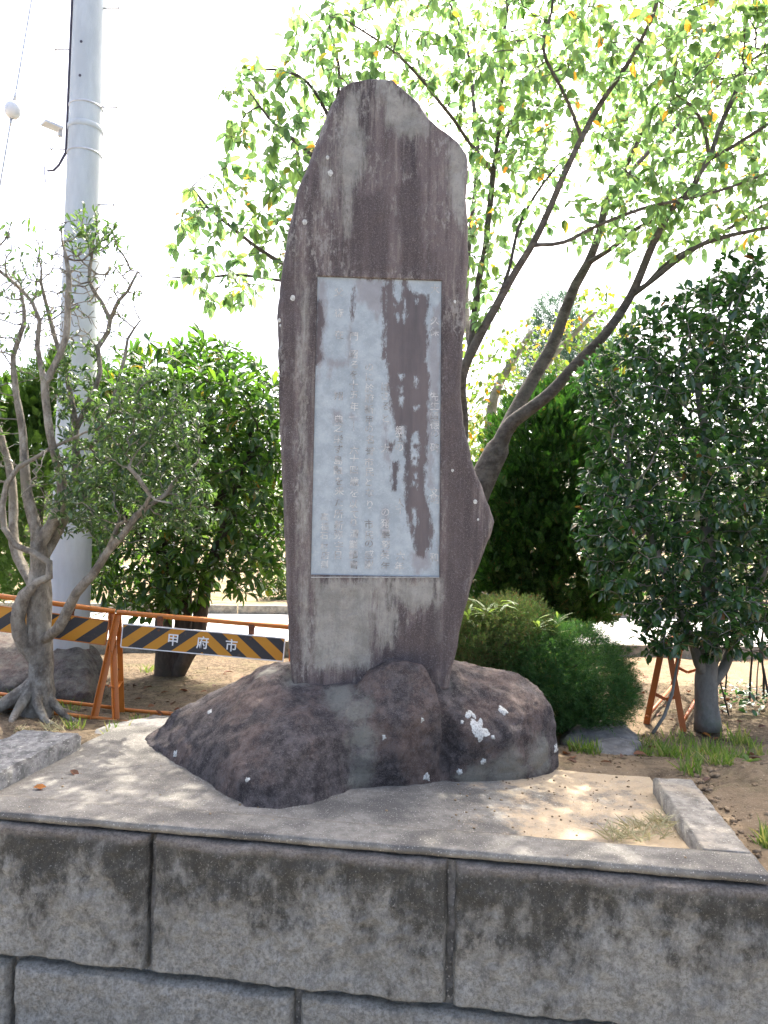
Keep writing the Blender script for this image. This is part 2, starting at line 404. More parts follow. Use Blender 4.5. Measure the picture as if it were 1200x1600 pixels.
    M['bark_white'] = bark('whitish_bark', (0.25, 0.22, 0.18), (0.42, 0.39, 0.34), (0.3, 0.28, 0.23), 12, 1.0, 0.006)
    # leaves
    M['leaf_cherry'] = mat_leaf('cherry_leaf', [(0.0, (0.055, 0.095, 0.045)), (0.45, (0.078, 0.125, 0.045)), (0.82, (0.10, 0.15, 0.045)), (0.972, (0.12, 0.16, 0.04)), (0.983, (0.33, 0.22, 0.02)), (1.0, (0.40, 0.13, 0.02))], (3.5, 3.7, 3.3), 0.42, 0.6)
    M['leaf_yellow'] = mat_leaf('yellowing_leaf', [(0.0, (0.055, 0.10, 0.03)), (0.6, (0.085, 0.135, 0.03)), (0.86, (0.14, 0.165, 0.025)), (0.93, (0.38, 0.25, 0.02)), (1.0, (0.40, 0.15, 0.02))], (2.6, 2.9, 1.5), 0.45, 0.45)
    M['leaf_camellia'] = mat_leaf('camellia_leaf', [(0.0, (0.024, 0.058, 0.022)), (0.55, (0.038, 0.085, 0.030)), (0.9, (0.056, 0.118, 0.034)), (0.985, (0.08, 0.15, 0.04)), (1.0, (0.20, 0.07, 0.03))], (1.8, 2.6, 1.1), 0.27, 0.25, 0.7)
    M['leaf_evergreen'] = mat_leaf('evergreen_leaf', [(0.0, (0.030, 0.068, 0.018)), (0.5, (0.050, 0.11, 0.022)), (0.85, (0.078, 0.15, 0.026)), (0.98, (0.11, 0.18, 0.03)), (1.0, (0.30, 0.14, 0.03))], (2.6, 2.9, 1.3), 0.30, 0.32, 0.65)
    M['leaf_gnarled'] = mat_leaf('small_grey_green_leaf', [(0.0, (0.040, 0.072, 0.034)), (0.5, (0.060, 0.10, 0.045)), (0.9, (0.085, 0.135, 0.045)), (1.0, (0.11, 0.17, 0.04))], (2.2, 2.5, 1.2), 0.36, 0.32, 0.5)
    M['leaf_conifer'] = mat_leaf('conifer_spray', [(0.0, (0.018, 0.045, 0.012)), (0.6, (0.036, 0.086, 0.018)), (0.94, (0.06, 0.13, 0.022)), (1.0, (0.13, 0.075, 0.03))], (1.9, 2.5, 1.2), 0.6, 0.28, 0.3)
    M['leaf_feather'] = mat_leaf('feathery_conifer_spray', [(0.0, (0.045, 0.09, 0.02)), (1.0, (0.085, 0.15, 0.03))], (2.0, 2.2, 1.0), 0.6, 0.35, 0.3)
    M['leaf_blue'] = mat_leaf('blue_green_needle', [(0.0, (0.05, 0.085, 0.065)), (1.0, (0.08, 0.12, 0.09))], (2.0, 2.3, 1.8), 0.6, 0.4, 0.3)
    M['leaf_juniper'] = mat_leaf('juniper_needle', [(0.0, (0.032, 0.075, 0.028)), (0.65, (0.055, 0.12, 0.040)), (0.97, (0.08, 0.155, 0.044)), (1.0, (0.19, 0.10, 0.05))], (2.2, 2.6, 1.2), 0.6, 0.35, 0.3)
    M['leaf_dry_juniper'] = mat_leaf('dry_juniper_needle', [(0.0, (0.15, 0.085, 0.045)), (0.22, (0.10, 0.09, 0.04)), (0.35, (0.06, 0.11, 0.035)), (1.0, (0.12, 0.17, 0.05))], (1.5, 1.5, 1.0), 0.8, 0.25, 0.2)
    M['leaf_bamboo'] = mat_leaf('bamboo_grass_leaf', [(0.0, (0.10, 0.16, 0.05)), (1.0, (0.17, 0.24, 0.08))], (2.0, 2.0, 1.0), 0.5, 0.4, 0.4)
    M['leaf_far'] = mat_leaf('far_leaf', [(0.0, (0.035, 0.065, 0.016)), (0.6, (0.06, 0.105, 0.022)), (1.0, (0.10, 0.145, 0.028))], (2.4, 2.4, 1.2), 0.5, 0.35, 0.4)
    M['grass'] = mat_leaf('grass_blade', [(0.0, (0.09, 0.16, 0.03)), (0.6, (0.14, 0.22, 0.05)), (1.0, (0.34, 0.30, 0.14))], (2.0, 2.0, 1.0), 0.6, 0.4, 0.3)
    M['dry_grass'] = mat_leaf('dry_grass', [(0.0, (0.36, 0.30, 0.17)), (1.0, (0.44, 0.42, 0.26))], (1.2, 1.2, 1.0), 0.8, 0.2, 0.2)
    M['litter_bits'] = mat_leaf('litter_bits', [(0.0, (0.07, 0.045, 0.03)), (0.6, (0.16, 0.11, 0.07)), (1.0, (0.30, 0.23, 0.14))], (1.1, 1.0, .9), 0.9, 0.1, 0.1)
    M['dead_leaf'] = mat_leaf('dry_fallen_leaf', [(0.0, (0.14, 0.06, 0.035)), (0.5, (0.22, 0.085, 0.04)), (0.8, (0.10, 0.055, 0.04)), (0.93, (0.42, 0.15, 0.03)), (1.0, (0.5, 0.32, 0.08))], (1.2, 1.1, 1.0), 0.7, 0.15, 0.3)
build_materials()

# ------------------------------------------------------------------ setting: ground, road, street
def build_ground():
    us = np.concatenate([np.linspace(-60, -8, 27), np.linspace(-7.7, -2.2, 45), np.linspace(-2.1, 1.0, 60), np.linspace(1.03, 3.4, 95), np.linspace(3.5, 8, 40), np.linspace(9, 60, 27)])
    vs = np.concatenate([[-0.008, 0.0, 0.02], np.linspace(0.05, 3.2, 110), np.linspace(3.26, 8, 70), np.linspace(8.3, 20, 40), np.geomspace(21, 400, 24)])
    verts = []; lit = []; gr = []
    for v in vs:
        for u in us:
            p = uvw(u, max(v, 0.040 + 0.001 * (v + 0.01)), 0); z = ground_z(p.x, p.y)
            if 1.22 < u < 3.4 and v < 2.4: z += 0.012 * fbm((p.x, p.y, 9), 16, 3) + 0.03 * max(0, fbm((p.x, p.y, 5), 5, 3)) * sstep(1.25, 1.5, u)
            if v < -0.005: z = -0.2
            elif v < 0.03: z = min(z, -0.036)
            verts.append((p.x, p.y, z))
            l = 0.25
            if p.x < 0.9: l = 0.30 + 0.45 * sstep(0.9, -0.3, p.x) if p.y < 7.6 else 0.1
            if 1.1 < u < 3 and v < 1.9: l = max(l, 0.52 * sstep(0.55, 1.0, v))
            if p.x > 1.9 and 4.6 < p.y < 6.4: l = 0.8
            if p.y > 8: l = 0.0
            lit.append(l); gr.append(1.0 if p.y > 9.5 else 0.25)
    nu = len(us)
    faces = [(j * nu + i, j * nu + i + 1, (j + 1) * nu + i + 1, (j + 1) * nu + i) for j in range(len(vs) - 1) for i in range(nu - 1)]
    o = mesh('ground', verts, faces, M['soil'], None, True)
    for nm, d in (('litter', lit), ('green', gr)):
        a = o.data.attributes.new(nm, 'FLOAT', 'POINT'); a.data.foreach_set('value', np.array(d, dtype=np.float32))
    tag(o, kind='structure')
    # street on the camera's side
    s = mesh('street', [(-60, -120, -0.86), (60, -120, -0.86), tuple(uvw(60, 0.3, -0.86)), tuple(uvw(-60, 0.3, -0.86))], [(0, 1, 2, 3)], M['asphalt'])
    tag(s, kind='structure')
    sw = mesh('bounce_pavement', [tuple(uvw(-40, -5.5, -0.855)), tuple(uvw(40, -5.5, -0.855)), tuple(uvw(40, 0.2, -0.855)), tuple(uvw(-40, 0.2, -0.855))], [(0, 1, 2, 3)], M['bounce_pavement'])  # unseen pale strip added to bounce warm light onto wall and stele
    tag(sw, kind='structure')
    # pale park road beyond the trees with low kerbs
    def strip(name, pts_near, pts_far, dz, mat):
        vs_ = []; n = 40
        for k in range(n + 1):
            f = k / n
            for P in (pts_near, pts_far):
                x = P[0][0] + (P[1][0] - P[0][0]) * f; y = P[0][1] + (P[1][1] - P[0][1]) * f
                vs_.append((x, y, dz))
        o = mesh(name, vs_, [(2 * k, 2 * k + 2, 2 * k + 3, 2 * k + 1) for k in range(n)], mat)
        return tag(o, kind='structure')
    strip('road', ((-14, 6.6), (16, 8.7)), ((-14, 9.2), (16, 11.8)), -0.085, M['road'])
    strip('path', ((-26, 15.2), (-5.2, 16.0)), ((-26, 18.2), (-5.2, 17.2)), 0.20, M['road'])
    def kerb(p0, p1, name='kerb'):
        m = MB(); L = (Vector(p1) - Vector(p0)); n = int(L.length / 1.0); d = L / n
        root = thing(name, Vector(p0), 'low concrete kerb along the far edge of the pale road' if p0[1] > 8 else 'low concrete kerb along the near edge of the pale road', 'kerb')
        for k in range(n):
            c = Vector(p0) + d * (k + 0.5)
            b = MB(); X = d.normalized(); b.box(c, d.length - 0.02, 0.12, 0.16, X, Vector((-X.y, X.x, 0)))
            b.build('kerb_stone', M['rim'], root)
        return root
    kerb((-12, 9.36, -0.05), (14, 11.66, -0.05))
    kerb((-12, 6.68, -0.12), (14, 8.5, -0.12))
build_ground()

# ------------------------------------------------------------------ retaining wall and platform
def build_wall():
    root = thing('retaining_wall', uvw(-1, 0, -0.8), 'low retaining wall of large rough grey concrete blocks along the street', 'wall')
    def block(u0, u1, z0, z1, seed):
        W, H = u1 - u0, z1 - z0
        nx, nz = max(8, int(W / 0.0095)), max(8, int(H / 0.0095))
        if u1 < -1.9 or u0 > 1.4 or z1 < -1: nx, nz = nx // 4, nz // 4
        vs = []
        def prof(d): return math.sqrt(max(0, 1 - (1 - min(1, d / 0.016)) ** 2))
        for j in range(nz + 1):
            for i in range(nx + 1):
                a, b = i / nx * W, j / nz * H
                # ragged outline
                ea = 0.006 * fbm((seed, b * 1.0, 0), 9, 3); eb = 0.006 * fbm((a, seed, 4), 9, 3)
                d = min(a, W - a, b, H - b)
                p = prof(d)
                n = 0.020 * fbm((u0 + a, z0 + b, seed), 6.5, 5) + 0.010 * fbm((u0 + a, z0 + b, seed + 7), 24, 4)
                dep = -(0.022 + n) * p + 0.006 * (1 - p)
                aa = a + (ea if i in (0, nx) else ea * (1 - min(1, d / .05))); bb = b + (eb if j in (0, nz) else eb * (1 - min(1, d / .05)))
                vs.append(uvw(u0 + aa, dep, z0 + bb))
        n1 = nx + 1
        fs = [(j * n1 + i, j * n1 + i + 1, (j + 1) * n1 + i + 1, (j + 1) * n1 + i) for j in range(nz) for i in range(nx)]
        # returns into the joint
        ring = [i for i in range(n1)] + [j * n1 + nx for j in range(1, nz + 1)] + [nz * n1 + i for i in range(nx - 1, -1, -1)] + [j * n1 for j in range(nz - 1, 0, -1)]
        b0 = len(vs)
        for r in ring: vs.append(vs[r] + V * 0.10)
        m = len(ring)
        fs += [(ring[k], b0 + k, b0 + (k + 1) % m, ring[(k + 1) % m]) for k in range(m)]
        fs.append(tuple(b0 + k for k in range(m)))
        mesh('concrete_block', vs, fs, M['wall'], root, True)
    g = 0.012
    for k, u0 in enumerate([-4.0, -2.943, -1.886, -0.829, 0.229, 1.287, 2.344]):
        block(u0 + g, u0 + 1.057 - g, -0.503, -0.034, k * 3.1 + 1)
    for k, u0 in enumerate([-4.5, -3.46, -2.403, -1.346, -0.289, 0.768, 1.825, 2.88]):
        block(u0 + g, u0 + 1.057 - g, -1.0, -0.525, k * 2.7 + 40)
    m = MB(); m.box(uvw(-0.5, 0.085, -0.5), 8.4, 0.1, 0.91, U, V); m.build('joint_bed', M['kerb'], root)

    pl = thing('monument_platform', uvw(-0.2, 0.5, -0.05), 'low grey concrete platform with a raised rim under the boulder', 'platform')
    # paved interior: falls towards the right, sand gathers there
    nu_, nv_ = 170, 80; vs = []; sand = []
    for j in range(nv_ + 1):
        for i in range(nu_ + 1):
            u = -1.62 + (1.10 + 1.62) * i / nu_; v = 0.15 + 1.10 * j / nv_
            z = -0.006 - 0.064 * sstep(-0.6, 0.9, u)
            s = 0.02 + 0.66 * sstep(-0.1, 0.7, u) + 0.12 * sstep(-0.7, -1.2, u)
            corner = sstep(0.55, 1.0, u) * sstep(0.55, 0.2, v)
            z += 0.018 * corner + 0.004 * fbm((u, v, 2), 3, 4); s += 0.25 * corner
            back = sstep(0.95, 1.25, v) * sstep(0.5, 0.8, u); s += 0.2 * back
            vs.append(uvw(u, v, z)); sand.append(s)
    n1 = nu_ + 1
    o = mesh('slab', vs, [(j * n1 + i, j * n1 + i + 1, (j + 1) * n1 + i + 1, (j + 1) * n1 + i) for j in range(nv_) for i in range(nu_)], M['platform'], pl, True)
    a = o.data.attributes.new('sand', 'FLOAT', 'POINT'); a.data.foreach_set('value', np.array(sand, dtype=np.float32))
    def bev_box(name, u0, u1, v0, v1, z0, z1, mat, bev=0.008, seg=70, rough=0.003, seed=0):
        bm = bmesh.new()
        bmesh.ops.create_cube(bm, size=1)
        for v_ in bm.verts: v_.co = Vector(((u0 + u1) / 2 + v_.co.x * (u1 - u0), (v0 + v1) / 2 + v_.co.y * (v1 - v0), (z0 + z1) / 2 + v_.co.z * (z1 - z0)))
        bmesh.ops.bevel(bm, geom=list(bm.edges), offset=bev, segments=2, affect='EDGES')
        for ax, L in ((0, u1 - u0), (1, v1 - v0)):
            n = min(160, int(L / 0.02))
            for k in range(1, n):
                c = (u0 if ax == 0 else v0) + L * k / n
                no = Vector((1, 0, 0)) if ax == 0 else Vector((0, 1, 0)); co = Vector((c, 0, 0)) if ax == 0 else Vector((0, c, 0))
                bmesh.ops.bisect_plane(bm, geom=list(bm.verts) + list(bm.edges) + list(bm.faces), plane_co=co, plane_no=no)
        for v_ in bm.verts:
            c = v_.co.copy()
            v_.co += Vector((noise.noise(c * 14 + Vector((seed, 0, 0))), noise.noise(c * 14 + Vector((0, seed + 5, 0))), noise.noise(c * 11 + Vector((0, 0, seed + 9))))) * rough
            v_.co += v_.normal * rough * 0.8 * noise.fractal(c * 45, 1, 2, 3)
        for v_ in bm.verts: v_.co = uvw(v_.co.x, v_.co.y, v_.co.z) - pl.location
        me = bpy.data.meshes.new(name); bm.to_mesh(me); bm.free(); me.materials.append(mat); me.shade_smooth()
        ob = bpy.data.objects.new(name, me); COL.objects.link(ob); ob.parent = pl
        return ob
    bev_box('front_rim', -1.95, 1.235, 0.0, 0.172, -0.025, 0.0, M['platform'], 0.004, rough=0.0025)
    bev_box('side_rim', 1.067, 1.235, 0.174, 0.945, -0.15, 0.0, M['rim'], 0.007, rough=0.004, seed=3)
    k = bev_box('kerb_block', -1.90, -1.585, 0.16, 0.82, -0.12, 0.065, M['kerb'], 0.012, rough=0.007, seed=8)
    return root
build_wall()

# ------------------------------------------------------------------ the stele
YAW = math.tan(math.radians(2.5))
STELE_Y = 3.40
def onface(px, py):                                     # point of the stele's front plane
    r = ray(px, py); t = STELE_Y / (r.y - YAW * r.x)
    return r * t + Vector((0, 0, EYE))
def P2(px, py): p = onface(px, py); return (p.x, p.z)
def sdf_poly(X, Z, poly):
    d = np.full(X.shape, 1e9); ins = np.zeros(X.shape, bool)
    n = len(poly)
    for i in range(n):
        ax, az = poly[i]; bx, bz = poly[(i + 1) % n]
        ex, ez = bx - ax, bz - az
        t = np.clip(((X - ax) * ex + (Z - az) * ez) / (ex * ex + ez * ez + 1e-12), 0, 1)
        d = np.minimum(d, np.hypot(X - ax - ex * t, Z - az - ez * t))
        c = (az > Z) != (bz > Z)
        with np.errstate(divide='ignore', invalid='ignore'):
            xi = ax + ex * (Z - az) / (ez if ez != 0 else 1e-12)
        ins ^= c & (X < xi)
    return np.where(ins, d, -d)
def sdf_union(X, Z, polys):
    r = np.full(X.shape, -1.0)
    for p in polys: r = np.maximum(r, sdf_poly(X, Z, [P2(*q) for q in p]))
    return r
def build_stele():
    root = thing('stone_stele', at(580, 1050, 3.5), 'tall dark weathered stone monument with inscribed blue grey panel standing on the boulder', 'monument')
    LFT = [(455, 1075), (452, 1050), (448, 1000), (446, 940), (444, 880), (441, 800), (437, 720), (434, 640), (432, 560), (431, 500), (434, 440), (441, 390), (450, 340), (461, 300), (470, 272), (483, 240), (492, 210), (505, 180), (518, 152), (530, 132), (545, 124), (570, 120)]
    RGT = [(704, 1075), (706, 1052), (714, 1020), (722, 980), (732, 940), (742, 905), (757, 865), (770, 835), (775, 815), (768, 790), (756, 760), (742, 730), (733, 690), (726, 660), (722, 620), (724, 560), (728, 500), (731, 450), (733, 400), (733, 340), (731, 300), (733, 262), (732, 240), (720, 220), (705, 205), (690, 195), (672, 178), (658, 155), (640, 140), (617, 122)]
    L = sorted((P2(*q)[1], P2(*q)[0]) for q in LFT); R = sorted((P2(*q)[1], P2(*q)[0]) for q in RGT)
    pTL, pTR, pBL, pBR = P2(495.5, 432), P2(690.5, 437), P2(485, 900), P2(687, 900)
    zt = (pTL[1] + pTR[1]) / 2; zb = (pBL[1] + pBR[1]) / 2
    Lz, Lx = np.array([a for a, b in L]), np.array([b for a, b in L]); Rz, Rx = np.array([a for a, b in R]), np.array([b for a, b in R])
    ztop = P2(595, 117)[1]; zbot = L[0][0]
    zs = np.concatenate([np.linspace(zbot, zb - 0.002, 46), [zb - 0.0005, zb + 0.0005], np.linspace(zb + 0.006, zt - 0.006, 130), [zt - 0.0005, zt + 0.0005], np.linspace(zt + 0.006, ztop - 0.02, 100), [ztop - 0.01, ztop - 0.003, ztop]])
    n1, n2, n3 = 22, 64, 24
    bx = np.concatenate([np.linspace(0, 1, n1)])
    vf = []; rows = []
    cols = n1 + n2 + n3 + 4 - 0
    X = np.zeros((len(zs), n1 + n2 + n3)); 
    for j, z in enumerate(zs):
        xl = np.interp(z, Lz, Lx); xr = np.interp(z, Rz, Rx)
        if z > Lz[-1]: xl = Lx[-1] + (z - Lz[-1]) / max(1e-6, ztop - Lz[-1]) * 0.03
        if z > Rz[-1]: xr = Rx[-1] - (z - Rz[-1]) / max(1e-6, ztop - Rz[-1]) * 0.02
        xl += 0.007 * fbm((0, 0, z), 7, 4); xr += 0.007 * fbm((5, 0, z), 7, 4)
        f = (z - zb) / (zt - zb)
        pl_ = pBL[0] + (pTL[0] - pBL[0]) * f; pr_ = pBR[0] + (pTR[0] - pBR[0]) * f
        pl_ = max(pl_, xl + 0.12 * (xr - xl)); pr_ = min(pr_, xr - 0.10 * (xr - xl))
        a = np.linspace(xl, pl_ - 0.0005, n1); b = np.linspace(pl_ + 0.0005, pr_ - 0.0005, n2); c = np.linspace(pr_ + 0.0005, xr, n3)
        X[j] = np.concatenate([a, b, c])
    nz, nx = X.shape
    Z = np.repeat(zs[:, None], nx, 1)
    EL = X - X[:, :1]; ER = X[:, -1:] - X
    ET = (ztop - Z)
    front = []; back = []
    BEV = 0.035
    for j in range(nz):
        for i in range(nx):
            x, z = X[j, i], Z[j, i]
            nn = fbm((x, z, 1), 2.2, 3)
            bev = BEV * (0.75 + 0.9 * fbm((x * 0.5, z, 8), 2.5, 2) + (0.9 if x < -0.25 and z > 1.9 else 0))
            bev = max(0.012, bev)
            e = min(EL[j, i], ER[j, i] * 1.2, ET[j, i] * 1.5 + 0.0)
            t = min(1, max(0, e / bev)); y = (1 - math.sqrt(max(0, 1 - (1 - t) ** 2))) * 0.055
            inp = n1 <= i < n1 + n2 and zb < z < zt
            rough = 0.007 * nn + 0.0035 * fbm((x, z, 4), 14, 4)
            # shallow ledge along the left shoulder and flutes down the face
            rough += 0.010 * sstep(0.0, 0.02, 0.06 - abs(x + 0.46 + 0.10 * (z - 2.2))) * sstep(1.9, 2.2, z)
            if zb - 0.03 < z < zt + 0.03 and n1 - 3 < i < n1 + n2 + 3: rough *= 0.25
            y += rough
            y += max(0, z - zt) * 0.015
            yb = 0.20 + 0.03 * fbm((x, z, 11), 2.0, 3) - (1 - math.sqrt(max(0, 1 - (1 - min(1, e / 0.06)) ** 2))) * 0.09
            if inp: y += 0.013
            yb = max(yb, y + 0.03)
            base = STELE_Y + YAW * x
            front.append((x, base + y, z)); back.append((x, base + yb, z))
    vs = front + back; o = nz * nx
    idx = lambda j, i: j * nx + i
    fs = []
    for j in range(nz - 1):
        for i in range(nx - 1):
            fs.append((idx(j, i), idx(j, i + 1), idx(j + 1, i + 1), idx(j + 1, i)))
            fs.append((o + idx(j, i), o + idx(j + 1, i), o + idx(j + 1, i + 1), o + idx(j, i + 1)))
    ring = [idx(0, i) for i in range(nx)] + [idx(j, nx - 1) for j in range(1, nz)] + [idx(nz - 1, i) for i in range(nx - 2, -1, -1)] + [idx(j, 0) for j in range(nz - 2, 0, -1)]
    m = len(ring)
    fs += [(ring[k], o + ring[k], o + ring[(k + 1) % m], ring[(k + 1) % m]) for k in range(m)]
    st = mesh('slab', vs, fs, M['stele'], root, True)
    pale = [[(540, 140), (562, 138), (568, 200), (566, 262), (556, 300), (548, 370), (538, 372), (534, 300), (526, 262), (532, 190)],
            [(590, 125), (612, 126), (636, 150), (662, 170), (664, 205), (650, 215), (612, 205), (596, 180)],
            [(500, 245), (512, 240), (520, 280), (514, 330), (506, 300)],
            [(700, 215), (728, 235), (730, 300), (724, 360), (704, 330), (700, 260)],
            [(472, 430), (481, 430), (480, 700), (480, 1040), (472, 1040), (471, 700)],
            [(489, 903), (592, 903), (586, 960), (584, 1010), (580, 1045), (486, 1045), (490, 960)],
            [(592, 903), (606, 903), (620, 960), (610, 1010), (596, 1020), (586, 980)],
            [(600, 903), (684, 903), (680, 945), (640, 955), (612, 930)],  # pale fade below the panel, partly a lens ghost put into the colour
            [(679, 905), (690, 905), (690, 1000), (680, 1000)]]
    dark = [[(555, 310), (600, 290), (612, 330), (606, 430), (556, 430), (545, 380)], [(436, 420), (462, 420), (462, 700), (466, 900), (470, 1040), (455, 1040), (448, 860), (438, 600)],
            [(618, 290), (660, 270), (668, 430), (622, 430)], [(698, 500), (722, 560), (726, 700), (740, 760), (752, 850), (725, 960), (700, 1050), (692, 900), (692, 600)],
            [(486, 600), (492, 440), (484, 430), (482, 800), (488, 900)], [(585, 960), (594, 1030), (612, 1015), (640, 975), (690, 945), (690, 1045), (585, 1045)]]
    Xa = np.array([v[0] for v in vs]); Za = np.array([v[2] for v in vs])
    for nm, pol in (('pale', pale), ('dark', dark)):
        a = st.data.attributes.new(nm, 'FLOAT', 'POINT'); a.data.foreach_set('value', sdf_union(Xa, Za, pol).astype(np.float32))
    # recessed inscription panel
    nu_, nv_ = 150, 330; pv = []
    for j in range(nv_ + 1):
        f = j / nv_; z = zb + 0.0008 + (zt - zb - 0.0016) * f
        pl_ = pBL[0] + (pTL[0] - pBL[0]) * f + 0.0012; pr_ = pBR[0] + (pTR[0] - pBR[0]) * f - 0.0012
        for i in range(nu_ + 1):
            x = pl_ + (pr_ - pl_) * i / nu_
            pv.append((x, STELE_Y + YAW * x + 0.0095 + 0.0008 * fbm((x, z, 2), 9, 3), z))
    n_ = nu_ + 1
    pn = mesh('inscription_panel', pv, [(j * n_ + i, j * n_ + i + 1, (j + 1) * n_ + i + 1, (j + 1) * n_ + i) for j in range(nv_) for i in range(nu_)], M['panel'], root, True)
    dkp = [[(606, 428), (616, 430), (613, 458), (620, 472), (630, 466), (628, 440), (633, 430), (640, 452), (655, 460), (668, 460), (671, 476), (664, 500), (669, 518), (666, 560), (672, 590), (669, 620), (668, 680), (665, 740), (664, 765), (672, 800), (677, 830), (673, 852), (662, 872), (652, 868), (646, 846), (637, 812), (633, 782), (633, 742), (634, 716), (629, 690), (618, 668), (612, 642), (608, 612), (605, 580), (602, 540), (604, 500), (602, 460)],
           [(612, 722), (622, 720), (621, 740), (619, 765), (612, 765)], [(606, 690), (616, 690), (612, 706), (606, 704)],
           [(493, 470), (502, 470), (505, 500), (500, 540), (503, 560), (492, 575)], [(551, 449), (554, 449), (552, 490), (548, 500), (550, 470)],
           [(596, 448), (604, 448), (604, 560), (597, 560), (599, 500)], [(617, 436), (606, 429), (560, 428), (560, 433), (590, 436)]]
    holes = [[(646, 676), (653, 674), (655, 694), (643, 694)], [(643, 698), (654, 698), (654, 716), (648, 714), (643, 717)], [(646, 718), (652, 717), (651, 727), (645, 726)], [(649, 591), (652, 591), (651, 606), (649, 605)],
             [(648, 740), (652, 740), (652, 746), (648, 746)], [(645, 752), (648, 752), (648, 760), (645, 760)], [(650, 757), (652, 757), (652, 765), (650, 764)], [(644, 793), (648, 793), (650, 800), (652, 812), (648, 832), (646, 820), (647, 806)],
             [(624, 583), (630, 584), (626, 592)], [(624, 604), (628, 604), (627, 612)], [(624, 620), (630, 620), (628, 634), (625, 632)], [(619, 440), (627, 440), (626, 462), (620, 464)], [(630, 485), (633, 468), (634, 490), (631, 502)], [(616, 475), (620, 475), (619, 480)], [(620, 488), (622, 488), (622, 501), (620, 500)],
             [(626, 665), (633, 667), (634, 690), (627, 692)], [(650, 466), (653, 466), (652, 474)], [(646, 636), (654, 634), (650, 641)]]
    wkp = [[(553, 436), (600, 434), (600, 480), (590, 500), (576, 480), (556, 470)], [(541, 560), (545, 500), (550, 500), (549, 560), (545, 565)], [(510, 560), (545, 560), (548, 572), (520, 575), (510, 572)], [(512, 570), (518, 570), (518, 590), (512, 590)],
           [(495, 436), (510, 436), (512, 470), (505, 560), (495, 600)], [(676, 480), (690, 470), (690, 600), (684, 640), (672, 640), (668, 540)], [(668, 640), (678, 640), (678, 760), (668, 760)], [(597, 660), (606, 660), (606, 700), (612, 720), (604, 730), (598, 700)], [(598, 792), (607, 792), (606, 840), (598, 842)],
           [(518, 640), (532, 640), (534, 660), (520, 662)], [(549, 645), (558, 645), (558, 655), (549, 655)], [(685, 640), (690, 640), (688, 880), (684, 880)], [(640, 862), (672, 862), (676, 884), (650, 898), (644, 884)]]
    Xp = np.array([v[0] for v in pv]); Zp = np.array([v[2] for v in pv])
    d = np.minimum(sdf_union(Xp, Zp, dkp), -sdf_union(Xp, Zp, holes))
    a = pn.data.attributes.new('dark', 'FLOAT', 'POINT'); a.data.foreach_set('value', d.astype(np.float32))
    a = pn.data.attributes.new('weak', 'FLOAT', 'POINT'); a.data.foreach_set('value', sdf_union(Xp, Zp, wkp).astype(np.float32))
    # thin chipped light edge under the panel
    e = MB(); a0, a1 = onface(486, 902), onface(686, 902); pts = [a0.lerp(a1, k / 60) + Vector((0, -0.001 + 0.001 * noise.noise(Vector((k * .7, 0, 0))), 0.0012 * noise.noise(Vector((k * .9, 3, 0))))) for k in range(61)]
    e.tube(pts, [0.0022 + 0.001 * noise.noise(Vector((k * 1.3, 0, 4))) for k in range(61)], 5); e.build('panel_edge', M['panel_edge'], root)
    # carved writing
    G = {507: [('高', 808), ('橋', 823), ('石', 838), ('材', 853), ('店', 867), ('刻', 882)],
         529: [('父', 455), ('術', 489), ('在', 522), ('翔', 619), ('典', 655), ('之', 667), ('栄', 685), ('ず', 701), ('島', 718), ('融', 735), ('を', 752), ('来', 767), ('た', 785), ('所', 803), ('新', 820), ('弥', 836), ('宇', 852), ('日', 868)],
         553: [('門', 525), ('昭', 553), ('る', 570), ('を', 585), ('十', 600), ('五', 617), ('年', 634), ('一', 651), ('｜', 667), ('六', 702), ('十', 717), ('四', 735), ('歳', 753), ('を', 770), ('以', 787), ('て', 803), ('り', 817), ('清', 834), ('業', 850), ('績', 866), ('書', 883)],
         577: [('の', 572), ('に', 588), ('於', 605), ('府', 622), ('新', 639), ('甲', 656), ('の', 670), ('名', 686), ('誉', 704), ('市', 722), ('民', 738), ('と', 753), ('な', 769), ('り', 788), ('市', 819), ('民', 836), ('の', 850), ('感', 866), ('謝', 883)],
         602: [('は', 603), ('さ', 618), ('る', 634), ('と', 652), ('大', 700), ('の', 801), ('発', 818), ('展', 834), ('努', 851), ('英', 867), ('年', 884)],
         625: [('郷', 672), ('土', 684), ('の', 698), ('人', 785), ('十', 796), ('六', 868), ('年', 884)],
         679: [('大', 450), ('久', 500), ('保', 518), ('先', 620), ('生', 634), ('頌', 650), ('徳', 664), ('の', 678), ('碑', 698), ('文', 768), ('昭', 780), ('和', 870)]}
    for cx, lst in G.items():
        for ch, cy in lst:
            cu = bpy.data.curves.new('g', 'FONT'); cu.body = ch; cu.size = 0.047 if cx > 510 else 0.041; cu.resolution_u = 2; cu.offset = 0.0003
            ob = bpy.data.objects.new('g', cu); me = ob.to_mesh()
            p = onface(cx + rnd.uniform(-1, 1), cy + rnd.uniform(-1, 1)); rot = rnd.uniform(-0.06, 0.06)
            ys = [v.co.y for v in me.vertices]; xs_ = [v.co.x for v in me.vertices]
            my = (min(ys) + max(ys)) / 2; mx = (min(xs_) + max(xs_)) / 2
            gv = []
            for v in me.vertices:
                lx, lz = v.co.x - mx, v.co.y - my
                x_ = p.x + lx * 0.95 + lz * rot; z_ = p.z + lz * 0.95
                gv.append((x_, STELE_Y + YAW * x_ + 0.0078, z_))
            gf = [tuple(f.vertices) for f in me.polygons if rnd.random() > 0.07]
            ob.to_mesh_clear(); bpy.data.objects.remove(ob); bpy.data.curves.remove(cu)
            mesh('carved_character', gv, gf, M['glyph'], pn)
